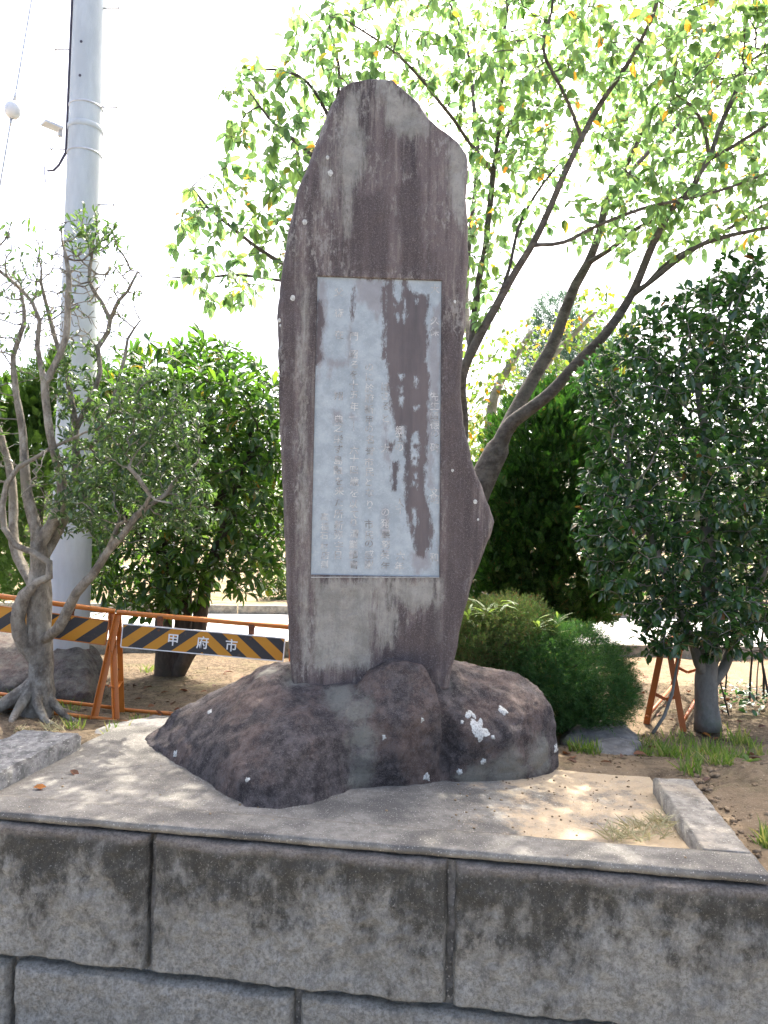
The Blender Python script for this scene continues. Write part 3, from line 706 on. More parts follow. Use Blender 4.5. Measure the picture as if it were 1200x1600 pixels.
    # small round lichen spots
    for px, py, r in [(436, 500, 3), (438, 508, 2), (444, 540, 3), (449, 567, 3.5), (450, 577, 3), (445, 591, 3), (440, 637, 2.5), (457, 465, 4), (476, 347, 4), (468, 369, 4.5), (711, 471, 4), (743, 784, 3.5), (516, 270, 4.5), (512, 246, 3), (707, 735, 2.5), (747, 812, 2), (452, 676, 2)]:
        c = onface(px, py); rr = r * 3.4 / 1150; m_ = MB(); n = 9
        vs_ = [c + Vector((0, -0.004, 0))] + [c + Vector((rr * math.cos(6.283 * k / n) * rnd.uniform(.75, 1.1), 0.001 + YAW * rr * math.cos(6.283 * k / n), rr * 1.25 * math.sin(6.283 * k / n) * rnd.uniform(.75, 1.1))) for k in range(n)] 
        e_ = min(1, 1); off = 0.010 if px < 470 else 0.004
        vs_ = [v + Vector((0, off - 0.004, 0)) for v in vs_]
        m_.add(vs_, [(0, 1 + k, 1 + (k + 1) % n) for k in range(n)]); m_.build('lichen_spot', M['lichen'], root, True)
build_stele()

# ------------------------------------------------------------------ rocks
def hull(points):
    bm = bmesh.new()
    for p in points: bm.verts.new(p)
    bmesh.ops.convex_hull(bm, input=list(bm.verts))
    for v in [v for v in bm.verts if not v.link_faces]: bm.verts.remove(v)
    bmesh.ops.recalc_face_normals(bm, faces=list(bm.faces))
    return bm
def rock_mesh(name, lobes, mat, voxel=0.016, smooth=5, amp=(0.02, 0.006), seed=0, parent=None):
    me = bpy.data.meshes.new('tmp'); bmt = bmesh.new()
    for L in lobes:
        b = hull(L); t = bpy.data.meshes.new('t'); b.to_mesh(t); b.free(); bmt.from_mesh(t); bpy.data.meshes.remove(t)
    bmt.to_mesh(me); bmt.free()
    o = bpy.data.objects.new('tmp', me); COL.objects.link(o)
    r = o.modifiers.new('r', 'REMESH'); r.mode = 'VOXEL'; r.voxel_size = voxel
    s = o.modifiers.new('s', 'SMOOTH'); s.factor = 0.5; s.iterations = smooth
    bpy.context.view_layer.update()
    ev = o.evaluated_get(bpy.context.evaluated_depsgraph_get())
    out = bpy.data.meshes.new_from_object(ev); out.name = name
    bpy.data.objects.remove(o); bpy.data.meshes.remove(me)
    n = len(out.vertices); co = np.zeros(n * 3); out.vertices.foreach_get('co', co); co = co.reshape(-1, 3)
    no = np.array([v.normal[:] for v in out.vertices])
    d = np.array([amp[0] * fbm((c[0], c[1], c[2] + seed), 3.2, 4) + amp[1] * fbm((c[0], c[1] + seed, c[2]), 15, 4) for c in co])
    co += no * d[:, None]
    out.vertices.foreach_set('co', co.ravel()); out.materials.clear(); out.materials.append(mat); out.shade_smooth(); out.update()
    ob = bpy.data.objects.new(name, out); COL.objects.link(ob)
    if parent: adopt(ob, parent)
    return ob, co, no
def build_base_rock():
    root = thing('base_boulder', at(560, 1240, 3.4), 'large dark purple grey boulder carrying the stone monument', 'boulder')
    A = lambda x, y, Y: at(x, y, Y)
    left = [A(222, 1178, 3.72), A(228, 1150, 3.78), A(240, 1200, 3.58), A(285, 1218, 3.32), A(330, 1240, 3.08), A(383, 1272, 2.85), A(430, 1273, 2.85), A(490, 1262, 2.92), A(545, 1246, 3.06), A(230, 1165, 3.62), A(258, 1135, 3.68), A(250, 1150, 3.75), A(300, 1105, 3.78), A(360, 1066, 3.72), A(415, 1038, 3.66), A(455, 1042, 3.55), A(375, 1090, 3.4), A(345, 1155, 3.16), A(385, 1215, 2.9), A(440, 1190, 2.9), A(400, 1140, 3.1), A(470, 1120, 3.1), A(505, 1190, 3.05), A(500, 1078, 3.34), A(552, 1130, 3.18), A(420, 1060, 3.42), A(552, 1180, 3.18), (-1.0, 4.3, -0.15), (0.0, 4.3, -0.15), (-0.5, 4.15, 0.3), (0, 3.9, 0.40)]
    leftlow = [A(228, 1185, 3.72), A(330, 1222, 3.28), A(400, 1268, 2.98), A(340, 1180, 3.24), A(244, 1135, 3.68), A(275, 1108, 3.68), A(300, 1098, 3.7), A(270, 1165, 3.5), A(420, 1200, 3.1), (-.8, 4.0, -.1)]
    mid = [A(545, 1085, 3.28), A(575, 1052, 3.29), A(610, 1036, 3.29), A(635, 1034, 3.3), A(665, 1046, 3.3), A(682, 1075, 3.27), A(690, 1110, 3.24), A(690, 1222, 3.32), A(640, 1236, 3.23), A(590, 1240, 3.19), A(562, 1236, 3.18), A(590, 1120, 3.17), A(640, 1120, 3.18), A(620, 1190, 3.16), A(560, 1190, 3.17), (0.1, 3.8, 0.42), (-0.1, 3.8, 0.42), (0.1, 4.0, -0.1), (-.2, 4, -.1)]
    right = [A(700, 1052, 3.5), A(740, 1038, 3.75), A(780, 1046, 3.75), A(815, 1056, 3.7), A(845, 1078, 3.66), A(862, 1108, 3.62), A(868, 1150, 3.6), A(872, 1200, 3.6), A(866, 1212, 3.55), A(800, 1220, 3.42), A(740, 1228, 3.36), A(690, 1232, 3.31), A(700, 1110, 3.36), A(720, 1080, 3.42), A(780, 1085, 3.48), A(835, 1110, 3.5), A(800, 1150, 3.37), A(730, 1150, 3.28), A(850, 1180, 3.5), (0.85, 4.25, -0.15), (0.2, 4.3, -0.15), (0.7, 4.15, 0.3), (0.25, 4.1, 0.38)]
    br1 = [A(480, 1070, 3.42), A(530, 1085, 3.3), A(600, 1066, 3.27), A(520, 1130, 3.17), A(610, 1130, 3.17), A(560, 1180, 3.13), A(555, 1090, 3.24), A(520, 1246, 3.08), A(600, 1240, 3.17), (-.2, 4, -.1), (.1, 4, -.1), (0, 3.8, .36)]
    br2 = [A(640, 1055, 3.36), A(660, 1090, 3.32), A(730, 1066, 3.5), A(660, 1140, 3.27), A(740, 1130, 3.40), A(700, 1150, 3.35), A(700, 1085, 3.45), A(660, 1232, 3.34), A(740, 1226, 3.45), (.2, 4, -.1), (.5, 4, -.1), (.3, 3.8, .38)]
    seat = [A(440, 1046, 3.5), A(716, 1046, 3.5), A(440, 1080, 3.36), A(716, 1080, 3.42), (-0.45, 3.85, 0.40), (0.45, 3.85, 0.40), (-.45, 3.9, 0), (.45, 3.9, 0), (-.3, 3.4, 0), (.3, 3.4, 0)]
    sink = lambda L: L + [Vector((p[0], p[1], -0.22)) for p in L if Vector(p).z < 0.06]
    ob, co, no = rock_mesh('rock', [sink(left), sink(leftlow), sink(mid), sink(right), seat, sink(br1), sink(br2)], M['rock'], 0.0115, 7, (0.016, 0.009), 3, root)
    # grey-green growth: gully between the lobes, the seat of the stele, foot of the right lobe
    val = np.full(len(co), -0.2)
    spots = [(A(568, 1215, 3.1), 0.065), (A(567, 1185, 3.1), 0.068), (A(566, 1150, 3.14), 0.07), (A(556, 1112, 3.2), 0.065), (A(530, 1080, 3.28), 0.09), (A(470, 1055, 3.42), 0.07), (A(420, 1050, 3.5), 0.06), (A(790, 1200, 3.4), 0.10), (A(840, 1180, 3.48), 0.09), (A(740, 1215, 3.33), 0.07), (A(700, 1060, 3.4), 0.05)]
    for p, r in spots: val = np.maximum(val, r - np.linalg.norm(co - np.array(p), axis=1))
    a = ob.data.attributes.new('moss', 'FLOAT', 'POINT'); a.data.foreach_set('value', val.astype(np.float32))
    # white lichen patches: thin crusts on the stone
    kd = kdtree.KDTree(len(co))
    for i, c in enumerate(co): kd.insert(c, i)
    kd.balance()
    bpy.context.view_layer.update()
    for px, py, r in [(748, 1140, 15), (735, 1116, 9), (786, 1110, 8), (770, 1152, 4), (666, 1214, 7), (718, 1206, 5), (386, 1218, 4), (274, 1178, 6), (328, 1112, 5), (869, 1170, 6), (600, 1152, 4), (755, 1190, 5), (660, 1125, 4), (722, 1128, 3)]:
        r0 = ray(px, py).normalized()
        hit, loc, nrm, _ = ob.ray_cast(ob.matrix_world.inverted() @ Vector((0, 0, EYE)), r0)
        if not hit: continue
        loc = ob.matrix_world @ loc
        rr = r * loc.y / 1150; T = nrm.orthogonal().normalized(); B = nrm.cross(T); n = 30
        vs_ = [loc + nrm * 0.004]
        ph = rnd.uniform(0, 9)
        for ring in (0.6, 1.0):
            for k in range(n):
                an = 6.2832 * k / n; q = 1 + 0.8 * noise.noise(Vector((math.cos(an) * 1.5 + ph, math.sin(an) * 1.5, r))) + 0.22 * noise.noise(Vector((math.cos(an) * 5 + ph, math.sin(an) * 5, r)))
                p = loc + (T * math.cos(an) + B * math.sin(an)) * rr * ring * q
                c, i, dd = kd.find(p); nn = Vector(no[i])
                p = p - nn * (p - Vector(c)).dot(nn)
                vs_.append(p + nn * (0.0035 if ring < 1 else -0.001))
        fs_ = [(0, 1 + k, 1 + (k + 1) % n) for k in range(n)] + [(1 + k, 1 + n + k, 1 + n + (k + 1) % n, 1 + (k + 1) % n) for k in range(n)]
        mesh('lichen_patch', vs_, fs_, M['lichen'], root, True)
build_base_rock()

def loose_rock(pts_px, label, mat='stone', seed=0, depth=0.35, cat='stone', voxel=0.02, amp=(0.025, 0.01)):
    """pts: outline (px, py, Y) of the visible stone; body continues down and back"""
    P = [at(*q) for q in pts_px]
    top = P + [p + Vector((0.02, depth, -0.03)) for p in P] + [Vector((p.x, p.y + depth * 0.4, -0.35)) for p in P]
    ob, _, _ = rock_mesh('rock', [top], M[mat], voxel, 4, amp, seed)
    return tag(ob, label, cat)
loose_rock([(135, 1165, 3.98), (150, 1140, 4.1), (215, 1122, 4.25), (300, 1128, 4.2), (330, 1150, 4.0), (300, 1185, 3.8), (215, 1190, 3.75), (160, 1180, 3.85)], 'flat pale grey stone behind the left end of the boulder', seed=5, depth=0.25)
loose_rock([(138, 1172, 3.72), (165, 1156, 3.75), (205, 1158, 3.72), (222, 1176, 3.66), (160, 1180, 3.66)], 'small dark stone between the kerb block and the boulder', 'rock', seed=9, depth=0.12, voxel=0.012, amp=(0.012, 0.006))
loose_rock([(880, 1158, 4.35), (905, 1134, 4.5), (945, 1126, 4.6), (985, 1134, 4.6), (1000, 1152, 4.45), (960, 1168, 4.25), (905, 1172, 4.22)], 'flat grey stone at the foot of the juniper', seed=12, depth=0.2)
loose_rock([(908, 1182, 3.98), (930, 1164, 4.1), (970, 1154, 4.2), (1000, 1160, 4.15), (992, 1176, 4.0), (945, 1186, 3.92)], 'low slab of grey stone lying in front of another stone', seed=17, depth=0.14, voxel=0.015)
loose_rock([(72, 1085, 5.1), (70, 1030, 5.3), (92, 1004, 5.4), (125, 1012, 5.4), (140, 1040, 5.3), (138, 1085, 5.1)], 'dark mossy rock behind the gnarled tree at the pole foot', 'rock', seed=21, depth=0.3, voxel=0.025)
loose_rock([(-40, 1060, 5.5), (-30, 1000, 5.8), (10, 985, 6.0), (55, 1000, 5.9), (70, 1050, 5.6), (20, 1075, 5.4)], 'large brown rock at the left edge behind the orange barricade', 'rock', seed=25, depth=0.5, voxel=0.03)


# ------------------------------------------------------------------ plants: skeletons, twigs, leaves
class Skeleton:
    def __init__(s): s.p = []; s.par = []; s.r = []; s.k = 1.0
    def limb(s, pts, start=None, step=0.07, wig=0.012, world=False):
        """pts: (px, py, Y, radius px); the first point joins the nearest node there is"""
        W = [(at(a, b, Y), s.k * r * Y / FPX) for a, b, Y, r in pts] if not world else [(Vector(q[:3]), q[3]) for q in pts]
        if s.p:
            d = [(W[0][0] - q).length for q in s.p]; k = min(range(len(d)), key=d.__getitem__)
            W[0] = (s.p[k].copy(), min(W[0][1], s.r[k])); prev = k
        else:
            s.p.append(W[0][0]); s.par.append(-1); s.r.append(W[0][1]); prev = 0
        ph = len(s.p) * 1.37
        for i in range(len(W) - 1):
            p0 = W[max(0, i - 1)][0]; p1, r1 = W[i]; p2, r2 = W[i + 1]; p3 = W[min(len(W) - 1, i + 2)][0]
            n = max(1, int((p2 - p1).length / step))
            for k in range(1, n + 1):
                t = k / n
                q = 0.5 * ((2 * p1) + (p2 - p0) * t + (2 * p0 - 5 * p1 + 4 * p2 - p3) * t * t + (3 * p1 - p0 - 3 * p2 + p3) * t ** 3)
                q = q + Vector((noise.noise(q * 3 + Vector((ph, 0, 0))), noise.noise(q * 3 + Vector((0, ph, 0))), noise.noise(q * 3 + Vector((0, 0, ph))))) * wig * (1 if i + k > 1 else 0)
                s.p.append(q); s.par.append(prev); s.r.append(r1 + (r2 - r1) * t); prev = len(s.p) - 1
        return s
    def colonize(s, attr, step=0.08, infl=0.9, kill=0.13, iters=60, up=0.0, jit=0.25, seed=1, maxn=6000, smin=0):
        rg = random.Random(seed)
        A = [Vector(a) for a in attr]
        s.nfix = len(s.p)
        for it in range(iters):
            kd = kdtree.KDTree(len(s.p) - smin)
            for i in range(smin, len(s.p)): kd.insert(s.p[i], i)
            kd.balance()
            pull = {}; rest = []
            for a in A:
                co, i, d = kd.find(a)
                if d < kill: continue
                rest.append(a)
                if d < infl:
                    v = (a - s.p[i]) / d
                    pull[i] = pull.get(i, Vector()) + v
            A = rest
            if not pull or len(s.p) > maxn: break
            for i, v in pull.items():
                v = v.normalized() + Vector((rg.gauss(0, jit), rg.gauss(0, jit), rg.gauss(0, jit) + up))
                s.p.append(s.p[i] + v.normalized() * step); s.par.append(i); s.r.append(0)
        return s
    def finish(s, tip=0.0022, ex=0.45):
        n = len(s.p); s.tips = [0] * n; s.kids = [[] for _ in range(n)]
        for i in range(n):
            if s.par[i] >= 0: s.kids[s.par[i]].append(i)
        for i in range(n - 1, -1, -1):
            if not s.kids[i]: s.tips[i] = 1
            if s.par[i] >= 0: s.tips[s.par[i]] += s.tips[i]
        s.rad = [max(s.r[i], tip * s.tips[i] ** ex) if i < s.nfix else min(tip * s.tips[i] ** ex, 0.9 * (s.r[s.par[i]] or 9)) for i in range(n)]
        for i in range(s.nfix, n): s.rad[i] = min(s.rad[i], s.rad[s.par[i]])
        return s
    def chains(s, lo, hi):
        """chains of nodes; a chain starts at a side shoot and follows the strongest child"""
        out = []
        start = [0] + []
        stack = [(0, -1)]
        while stack:
            i, par = stack.pop()
            ch = ([par] if par >= 0 else []) + [i]
            while s.kids[i]:
                ks = sorted(s.kids[i], key=lambda k: -(s.rad[k] * 1000 + s.tips[k] * 0.01))
                for k in ks[1:]: stack.append((k, i))
                i = ks[0]; ch.append(i)
            out.append(ch)
        return out
    def tubes(s, bump=0.0, big=0.012, flare=None):
        A, B = MB(), MB()
        for ch in s.chains(0, 9):
            if len(ch) < 2: continue
            pts = [s.p[i] for i in ch]; rr = [s.rad[i] for i in ch]
            if s.par[ch[1]] == ch[0]: rr[0] = min(rr[0], rr[1] * 1.25)
            if max(rr) > big:
                n = 14 if max(rr) > 0.05 else 8
                A.tube(pts, rr, n, True, bump)
            else: B.tube(pts, rr, 4 if max(rr) > 0.004 else 3, False)
        return A, B

def leaf_shape(kind):
    """blade along +Y of length 1, folded at the midrib and curving down at the tip"""
    if kind == 'cherry': ts, ws, dp = [0, .16, .40, .66, .86, 1], [.012, .17, .255, .20, .085, 0], [0, .0, -.02, -.06, -.12, -.18]
    elif kind == 'camellia': ts, ws, dp = [0, .2, .5, .8, 1], [.02, .19, .25, .15, 0], [0, .02, .02, -.03, -.10]
    elif kind == 'oblong': ts, ws, dp = [0, .25, .6, .85, 1], [.015, .11, .17, .12, 0], [0, .03, .03, -.03, -.12]
    elif kind == 'small': ts, ws, dp = [0, .3, .65, 1], [.01, .17, .18, 0], [0, .02, 0, -.06]
    elif kind == 'blade': ts, ws, dp = [0, .35, .7, 1], [.03, .034, .024, 0], [0, 0, -.06, -.22]
    elif kind == 'bamboo': ts, ws, dp = [0, .2, .5, .8, 1], [.01, .07, .085, .05, 0], [0, .03, .0, -.08, -.22]
    else: ts, ws, dp = [0, .3, .7, 1], [.02, .2, .2, 0], [0, 0, -.03, -.1]
    v, f = [], []
    fold = 0.35 if kind not in ('blade',) else 0.2
    n = len(ts)
    for t, w, d in zip(ts, ws, dp): v += [(0, t, d - 0), (-w, t, d + w * fold), (w, t, d + w * fold)]
    for k in range(n - 1):
        a, b = 3 * k, 3 * (k + 1)
        last = ws[k + 1] == 0
        if last: f += [(a, b, a + 1), (a, a + 2, b)]
        else: f += [(a, b, b + 1), (a, b + 1, a + 1), (a, a + 2, b + 2), (a, b + 2, b)]
    v = np.array(v); f = np.array(f)
    used = np.unique(f); mp = -np.ones(len(v), int); mp[used] = np.arange(len(used))
    return v[used], mp[f]
def spray_shape(kind, seed=0):
    """flat branching spray of scale leaves (thuja) or a tuft of short needles (juniper)"""
    rg = random.Random(seed); v, f = [], []
    def strip(a, b, w, nrm):
        a, b = Vector(a), Vector(b); s_ = (b - a).cross(nrm).normalized() * w
        k = len(v); v.extend([a - s_ * .6, a + s_ * .6, (a + b) / 2 + s_, b, (a + b) / 2 - s_]); f.extend([(k, k + 1, k + 2), (k, k + 2, k + 4), (k + 4, k + 2, k + 3)])
    if kind == 'thuja':
        N = Vector((0, 0, 1)); strip((0, 0, 0), (0, 1, -.05), .05, N)
        for t in (.12, .28, .44, .60, .76):
            for sd in (-1, 1):
                L = .52 * (1.05 - t); a = Vector((0, t + .04 * sd, 0)); d = Vector((sd * .72, .70, rg.uniform(-.15, .15)))
                strip(a, a + d * L, .055, N)
                m = a + d * L * .5; strip(m, m + Vector((sd * .25, .9, 0)) * L * .45, .045, N)
    else:
        for k in range(13):
            t = k / 13; an = k * 2.4
            a = Vector((0, t * .8, 0)); d = Vector((math.cos(an) * .6, .75, math.sin(an) * .6)).normalized()
            strip(a, a + d * .34 * (1.1 - .5 * t), .022, Vector((rg.uniform(-1, 1), rg.uniform(-1, 1), rg.uniform(-1, 1))).normalized())
    return np.array([tuple(x) for x in v]), np.array(f)

def frames(dirs, ups, rg):
    """orthonormal frames: Y along dirs, Z near ups"""
    Y = dirs / np.linalg.norm(dirs, axis=1, keepdims=True)
    X = np.cross(Y, ups); l = np.linalg.norm(X, axis=1, keepdims=True); X = np.where(l < 1e-4, np.array([[1, 0, 0]]), X / np.maximum(l, 1e-6))
    Z = np.cross(X, Y)
    return np.stack([X, Y, Z], axis=1)                 # rows
def scatter(name, shape, pos, dirs, ups, size, mat, parent, nsingle=0, single='leaf', kind=True, wscale=None):
    v, f = shape; pos = np.array(pos, float); dirs = np.array(dirs, float); ups = np.array(ups, float); size = np.array(size, float)
    F = frames(dirs, ups, None)
    n = len(pos); order = np.arange(n)
    if nsingle:
        # those that show largest: nearest to the viewpoint and inside the picture
        rel = pos - np.array([0, 0, EYE]); X = rel @ np.array(_rt); Yv = rel @ np.array(_up); D = rel @ np.array(_fw)
        px = 600 + FPX * X / np.maximum(D, .1); py = 800 - FPX * Yv / np.maximum(D, .1)
        ok = (px > 0) & (px < 1200) & (py > 0) & (py < 1600) & (D > .5)
        score = np.where(ok, size / np.maximum(D, .1), -1)
        order = np.argsort(-score)
        me = bpy.data.meshes.new(single)
        me.from_pydata([tuple(q) for q in v], [], [tuple(int(i) for i in q) for q in f]); me.materials.append(mat); me.update()
        inv = parent.matrix_basis.inverted() if parent else Matrix()
        for i in order[:nsingle]:
            o = bpy.data.objects.new(single, me); COL.objects.link(o)
            R = F[i]; sz = size[i]
            o.matrix_world = Matrix(((R[0][0] * sz, R[1][0] * sz, R[2][0] * sz, pos[i][0]), (R[0][1] * sz, R[1][1] * sz, R[2][1] * sz, pos[i][1]), (R[0][2] * sz, R[1][2] * sz, R[2][2] * sz, pos[i][2]), (0, 0, 0, 1)))
            if parent: o.parent = parent; o.matrix_parent_inverse = inv
        order = order[nsingle:]
    if not len(order): return None
    co = np.einsum('kj,njc->nkc', v, F[order]) * size[order][:, None, None] + pos[order][:, None, :]
    tr = (f[None] + (np.arange(len(order)) * len(v))[:, None, None]).reshape(-1, 3)
    o = mesh_np(name, co.reshape(-1, 3), tr, mat, parent)
    if kind: o['kind'] = 'stuff'
    return o
def ell_points(n, px, py, rx, ry, Y, rd, rg, shell=0.0):
    """n random points of an ellipsoid seen at (px, py) with pixel radii rx, ry at distance Y"""
    c = at(px, py, Y); k = Y / FPX; out = []
    while len(out) < n:
        d = Vector((rg.uniform(-1, 1), rg.uniform(-1, 1), rg.uniform(-1, 1)))
        if d.length > 1 or d.length < shell: continue
        out.append((c.x + d.x * rx * k, c.y + d.y * rd, c.z + d.z * ry * k))
    return out

def twig_leaves(sk, rg, maxtips, per, size, jitter, droop, along, keep=1.0, spread=0.9, fromr=None, lo=0, gap=0.0, tipn=3):
    pos, dirs, ups, sz = [], [], [], []
    for i in range(max(lo, 1), len(sk.p)):
        if sk.tips[i] > maxtips or (i < sk.nfix and sk.rad[i] > 0.008): continue
        if sk.kids[i] and rg.random() > keep: continue
        a, b = sk.p[sk.par[i]], sk.p[i]; td = (b - a).normalized()
        if gap and noise.noise(b * 2.1) < gap - 0.5: continue
        k = per + (tipn if not sk.kids[i] else 0)
        for q in range(k):
            t = rg.random(); p = a.lerp(b, t)
            rv = Vector((rg.gauss(0, 1), rg.gauss(0, 1), rg.gauss(0, 1))).normalized()
            side = (rv - td * rv.dot(td)); side = side.normalized() if side.length > .05 else rv
            d = td * along + side * spread + Vector((0, 0, -droop)) + rv * jitter
            u = Vector((rg.gauss(0, .45), rg.gauss(0, .45), 1)) - td * 0.2
            pos.append(p + d.normalized() * 0.012); dirs.append(d); ups.append(u); sz.append(size * rg.uniform(0.6, 1.15))
    return pos, dirs, ups, sz

# ---- cherry tree behind the monument
def cherry():
    root = thing('cherry_tree', at(735, 1085, 6.0), 'tall cherry tree with slanting bare limbs and thin translucent green leaves behind the monument', 'tree')
    s = Skeleton(); s.k = 0.69
    s.limb([(690, 1095, 6.0, 40), (698, 1000, 6.0, 34), (712, 890, 6.0, 32), (742, 780, 6.0, 30), (778, 700, 6.0, 27)])
    s.limb([(778, 700, 6.0, 20), (800, 660, 5.9, 16), (850, 622, 5.8, 14), (892, 578, 5.7, 12.5), (950, 518, 5.5, 11), (985, 462, 5.4, 9.5), (1022, 380, 5.2, 8.5), (1050, 328, 5.1, 7.5), (1078, 300, 5, 7), (1095, 268, 4.9, 6.5), (1110, 248, 4.9, 6)])
    s.limb([(1110, 248, 4.9, 4.5), (1100, 200, 4.85, 4), (1080, 165, 4.8, 3.5), (1050, 145, 4.7, 2.5)])
    s.limb([(1110, 248, 4.9, 4.5), (1130, 185, 5, 4), (1145, 150, 5, 3.5), (1165, 105, 5.1, 2.5)])
    s.limb([(1110, 248, 4.9, 5), (1160, 220, 4.8, 4.5), (1200, 195, 4.7, 4), (1260, 160, 4.6, 3)])
    s.limb([(778, 700, 6.0, 19), (800, 650, 6.1, 16), (835, 590, 6.2, 15), (862, 540, 6.2, 14), (882, 490, 6.2, 12.5), (900, 445, 6.2, 11.5), (918, 412, 6.2, 10), (938, 358, 6.2, 9), (950, 308, 6.2, 8), (968, 288, 6.2, 7)])
    s.limb([(968, 288, 6.2, 6), (985, 245, 6.2, 5.5), (1002, 210, 6.2, 5), (1025, 165, 6.2, 4)])
    s.limb([(968, 288, 6.2, 6), (1010, 242, 6.4, 5.5), (1050, 205, 6.5, 5), (1085, 172, 6.6, 4.5), (1120, 135, 6.7, 4), (1165, 105, 6.8, 3)])
    s.limb([(918, 412, 6.2, 6), (955, 388, 6.0, 5.5), (990, 360, 5.9, 5), (1040, 338, 5.8, 4)])
    s.limb([(706, 900, 6.0, 17), (722, 680, 5.8, 13), (722, 590, 5.6, 11), (745, 535, 5.5, 10.5), (775, 478, 5.4, 9.5), (803, 430, 5.3, 8.5), (832, 383, 5.2, 8), (860, 322, 5.1, 7.5), (888, 260, 5.0, 7), (908, 216, 4.95, 6.5), (945, 152, 4.9, 6), (985, 92, 4.8, 5), (1015, 40, 4.7, 4.5), (1035, -20, 4.6, 4), (1060, -90, 4.5, 3)])
    s.limb([(832, 383, 5.2, 5), (880, 378, 5.1, 4.5), (935, 352, 5.0, 4), (1000, 328, 4.9, 4), (1070, 312, 4.8, 3.5), (1140, 292, 4.7, 3), (1200, 270, 4.6, 2)])
    s.limb([(908, 216, 4.95, 4), (895, 180, 4.9, 3.5), (872, 130, 4.85, 3), (850, 75, 4.8, 3), (862, 20, 4.75, 2.5), (866, -40, 4.7, 2)])
    s.limb([(775, 478, 5.4, 5), (795, 420, 5.4, 4), (812, 350, 5.4, 3.5), (840, 300, 5.5, 3), (870, 260, 5.5, 2)])
    s.limb([(722, 590, 5.6, 9), (735, 545, 5.7, 8.5), (745, 460, 5.7, 8), (758, 390, 5.7, 7.5), (766, 320, 5.7, 7), (770, 268, 5.7, 6.5)])
    s.limb([(770, 268, 5.7, 5), (778, 210, 5.7, 4.5), (783, 140, 5.7, 4), (785, 80, 5.7, 3.5), (792, 10, 5.7, 3), (795, -60, 5.7, 2)])
    s.limb([(770, 268, 5.7, 5), (788, 220, 5.8, 4.5), (806, 175, 5.9, 4), (826, 130, 6, 4), (868, 95, 6.1, 3), (910, 50, 6.2, 2)])
    s.limb([(770, 268, 5.7, 4.5), (735, 225, 5.5, 4), (705, 180, 5.3, 3.5), (655, 120, 5.1, 3), (600, 70, 4.9, 2.5), (540, 30, 4.8, 2)])
    s.limb([(735, 545, 5.7, 6), (728, 450, 6.3, 6), (738, 330, 6.5, 5.5), (746, 240, 6.6, 5), (738, 140, 6.7, 4.5), (728, 70, 6.8, 3.5), (700, 0, 6.9, 2.5)])
    s.limb([(985, 462, 5.4, 6.5), (1010, 445, 5.3, 6), (1040, 420, 5.2, 6), (1080, 392, 5.1, 5.5), (1120, 374, 5.0, 5), (1170, 362, 4.9, 4.5), (1220, 352, 4.8, 4), (1300, 345, 4.7, 3)])
    s.limb([(1010, 445, 5.3, 5.5), (1050, 405, 5.4, 5), (1100, 380, 5.5, 4.5), (1150, 350, 5.6, 4), (1200, 318, 5.7, 3.5), (1280, 290, 5.8, 2)])
    s.limb([(722, 680, 5.8, 9), (650, 560, 5.4, 8), (560, 470, 5.1, 7), (470, 425, 4.9, 5.5), (425, 402, 4.8, 5), (390, 378, 4.7, 4), (355, 350, 4.6, 3.5), (325, 325, 4.55, 3), (300, 292, 4.5, 2)])
    s.limb([(560, 470, 5.1, 5), (480, 445, 5, 4), (430, 436, 4.95, 3.5), (370, 430, 4.9, 3), (318, 434, 4.85, 2.5), (262, 432, 4.8, 1.5)])
    s.limb([(650, 560, 5.4, 7), (600, 420, 5.2, 6.5), (550, 320, 5, 6), (490, 245, 4.8, 4.5), (445, 210, 4.7, 4), (420, 185, 4.6, 3), (395, 150, 4.55, 2)])
    s.limb([(550, 320, 5, 5), (520, 200, 4.9, 4.5), (480, 130, 4.8, 3.5), (430, 110, 4.7, 2.5), (380, 110, 4.65, 2)])
    s.limb([(520, 200, 4.9, 4), (530, 120, 4.9, 3.5), (520, 60, 4.9, 2.5), (510, 20, 4.9, 2)])
    rg = random.Random(11)
    A = []
    for e in [(120, 405, 190, 75, 110, 4.6, .35), (90, 450, 260, 60, 110, 4.7, .35), (110, 350, 350, 90, 75, 4.6, .35), (50, 350, 440, 80, 45, 4.8, .3), (30, 420, 380, 50, 60, 4.7, .3), (110, 520, 100, 90, 80, 4.9, .5), (70, 640, 60, 110, 70, 5.1, .6), (300, 880, 90, 220, 140, 5.2, .9), (260, 1080, 180, 170, 130, 5.2, .9),
              (150, 1060, 330, 190, 60, 5.1, .7), (150, 1260, 200, 120, 220, 5.1, .8), (130, 800, 250, 100, 140, 5.6, .6), (150, 1150, 30, 150, 130, 5.2, .9), (60, 900, -200, 300, 160, 5.4, 1.2), (40, 755, 420, 45, 110, 5.6, .3), (150, 560, 230, 110, 190, 5.1, .5), (30, 600, -120, 200, 100, 5.2, .9), (40, 1400, 150, 150, 300, 5.6, 1.0), (70, 950, 100, 400, 250, 7.2, .8)]:  # clump hidden behind the stele is added to shade the left platform
        A += ell_points(int(e[0] * 3.7), *e[1:], rg)
    s.colonize(A, 0.07, 1.4, 0.10, 80, -0.02, 0.24, 3, 16000)
    s.finish(0.0022, 0.40)
    a, b = s.tubes(0.05, 0.011)
    a.build('trunk', M['bark_cherry'], root, True)
    b.build('twig', M['bark_cherry'], root, True)['kind'] = 'stuff'
    pos, dr, up, sz = twig_leaves(s, rg, 9, 1, 0.088, 0.55, 0.75, 0.45, 0.80, 0.6, tipn=5)
    scatter('foliage', leaf_shape('cherry'), pos, dr, up, sz, M['leaf_cherry'], root, 300)
    print('cherry nodes', len(s.p), 'leaves', len(pos))
cherry()

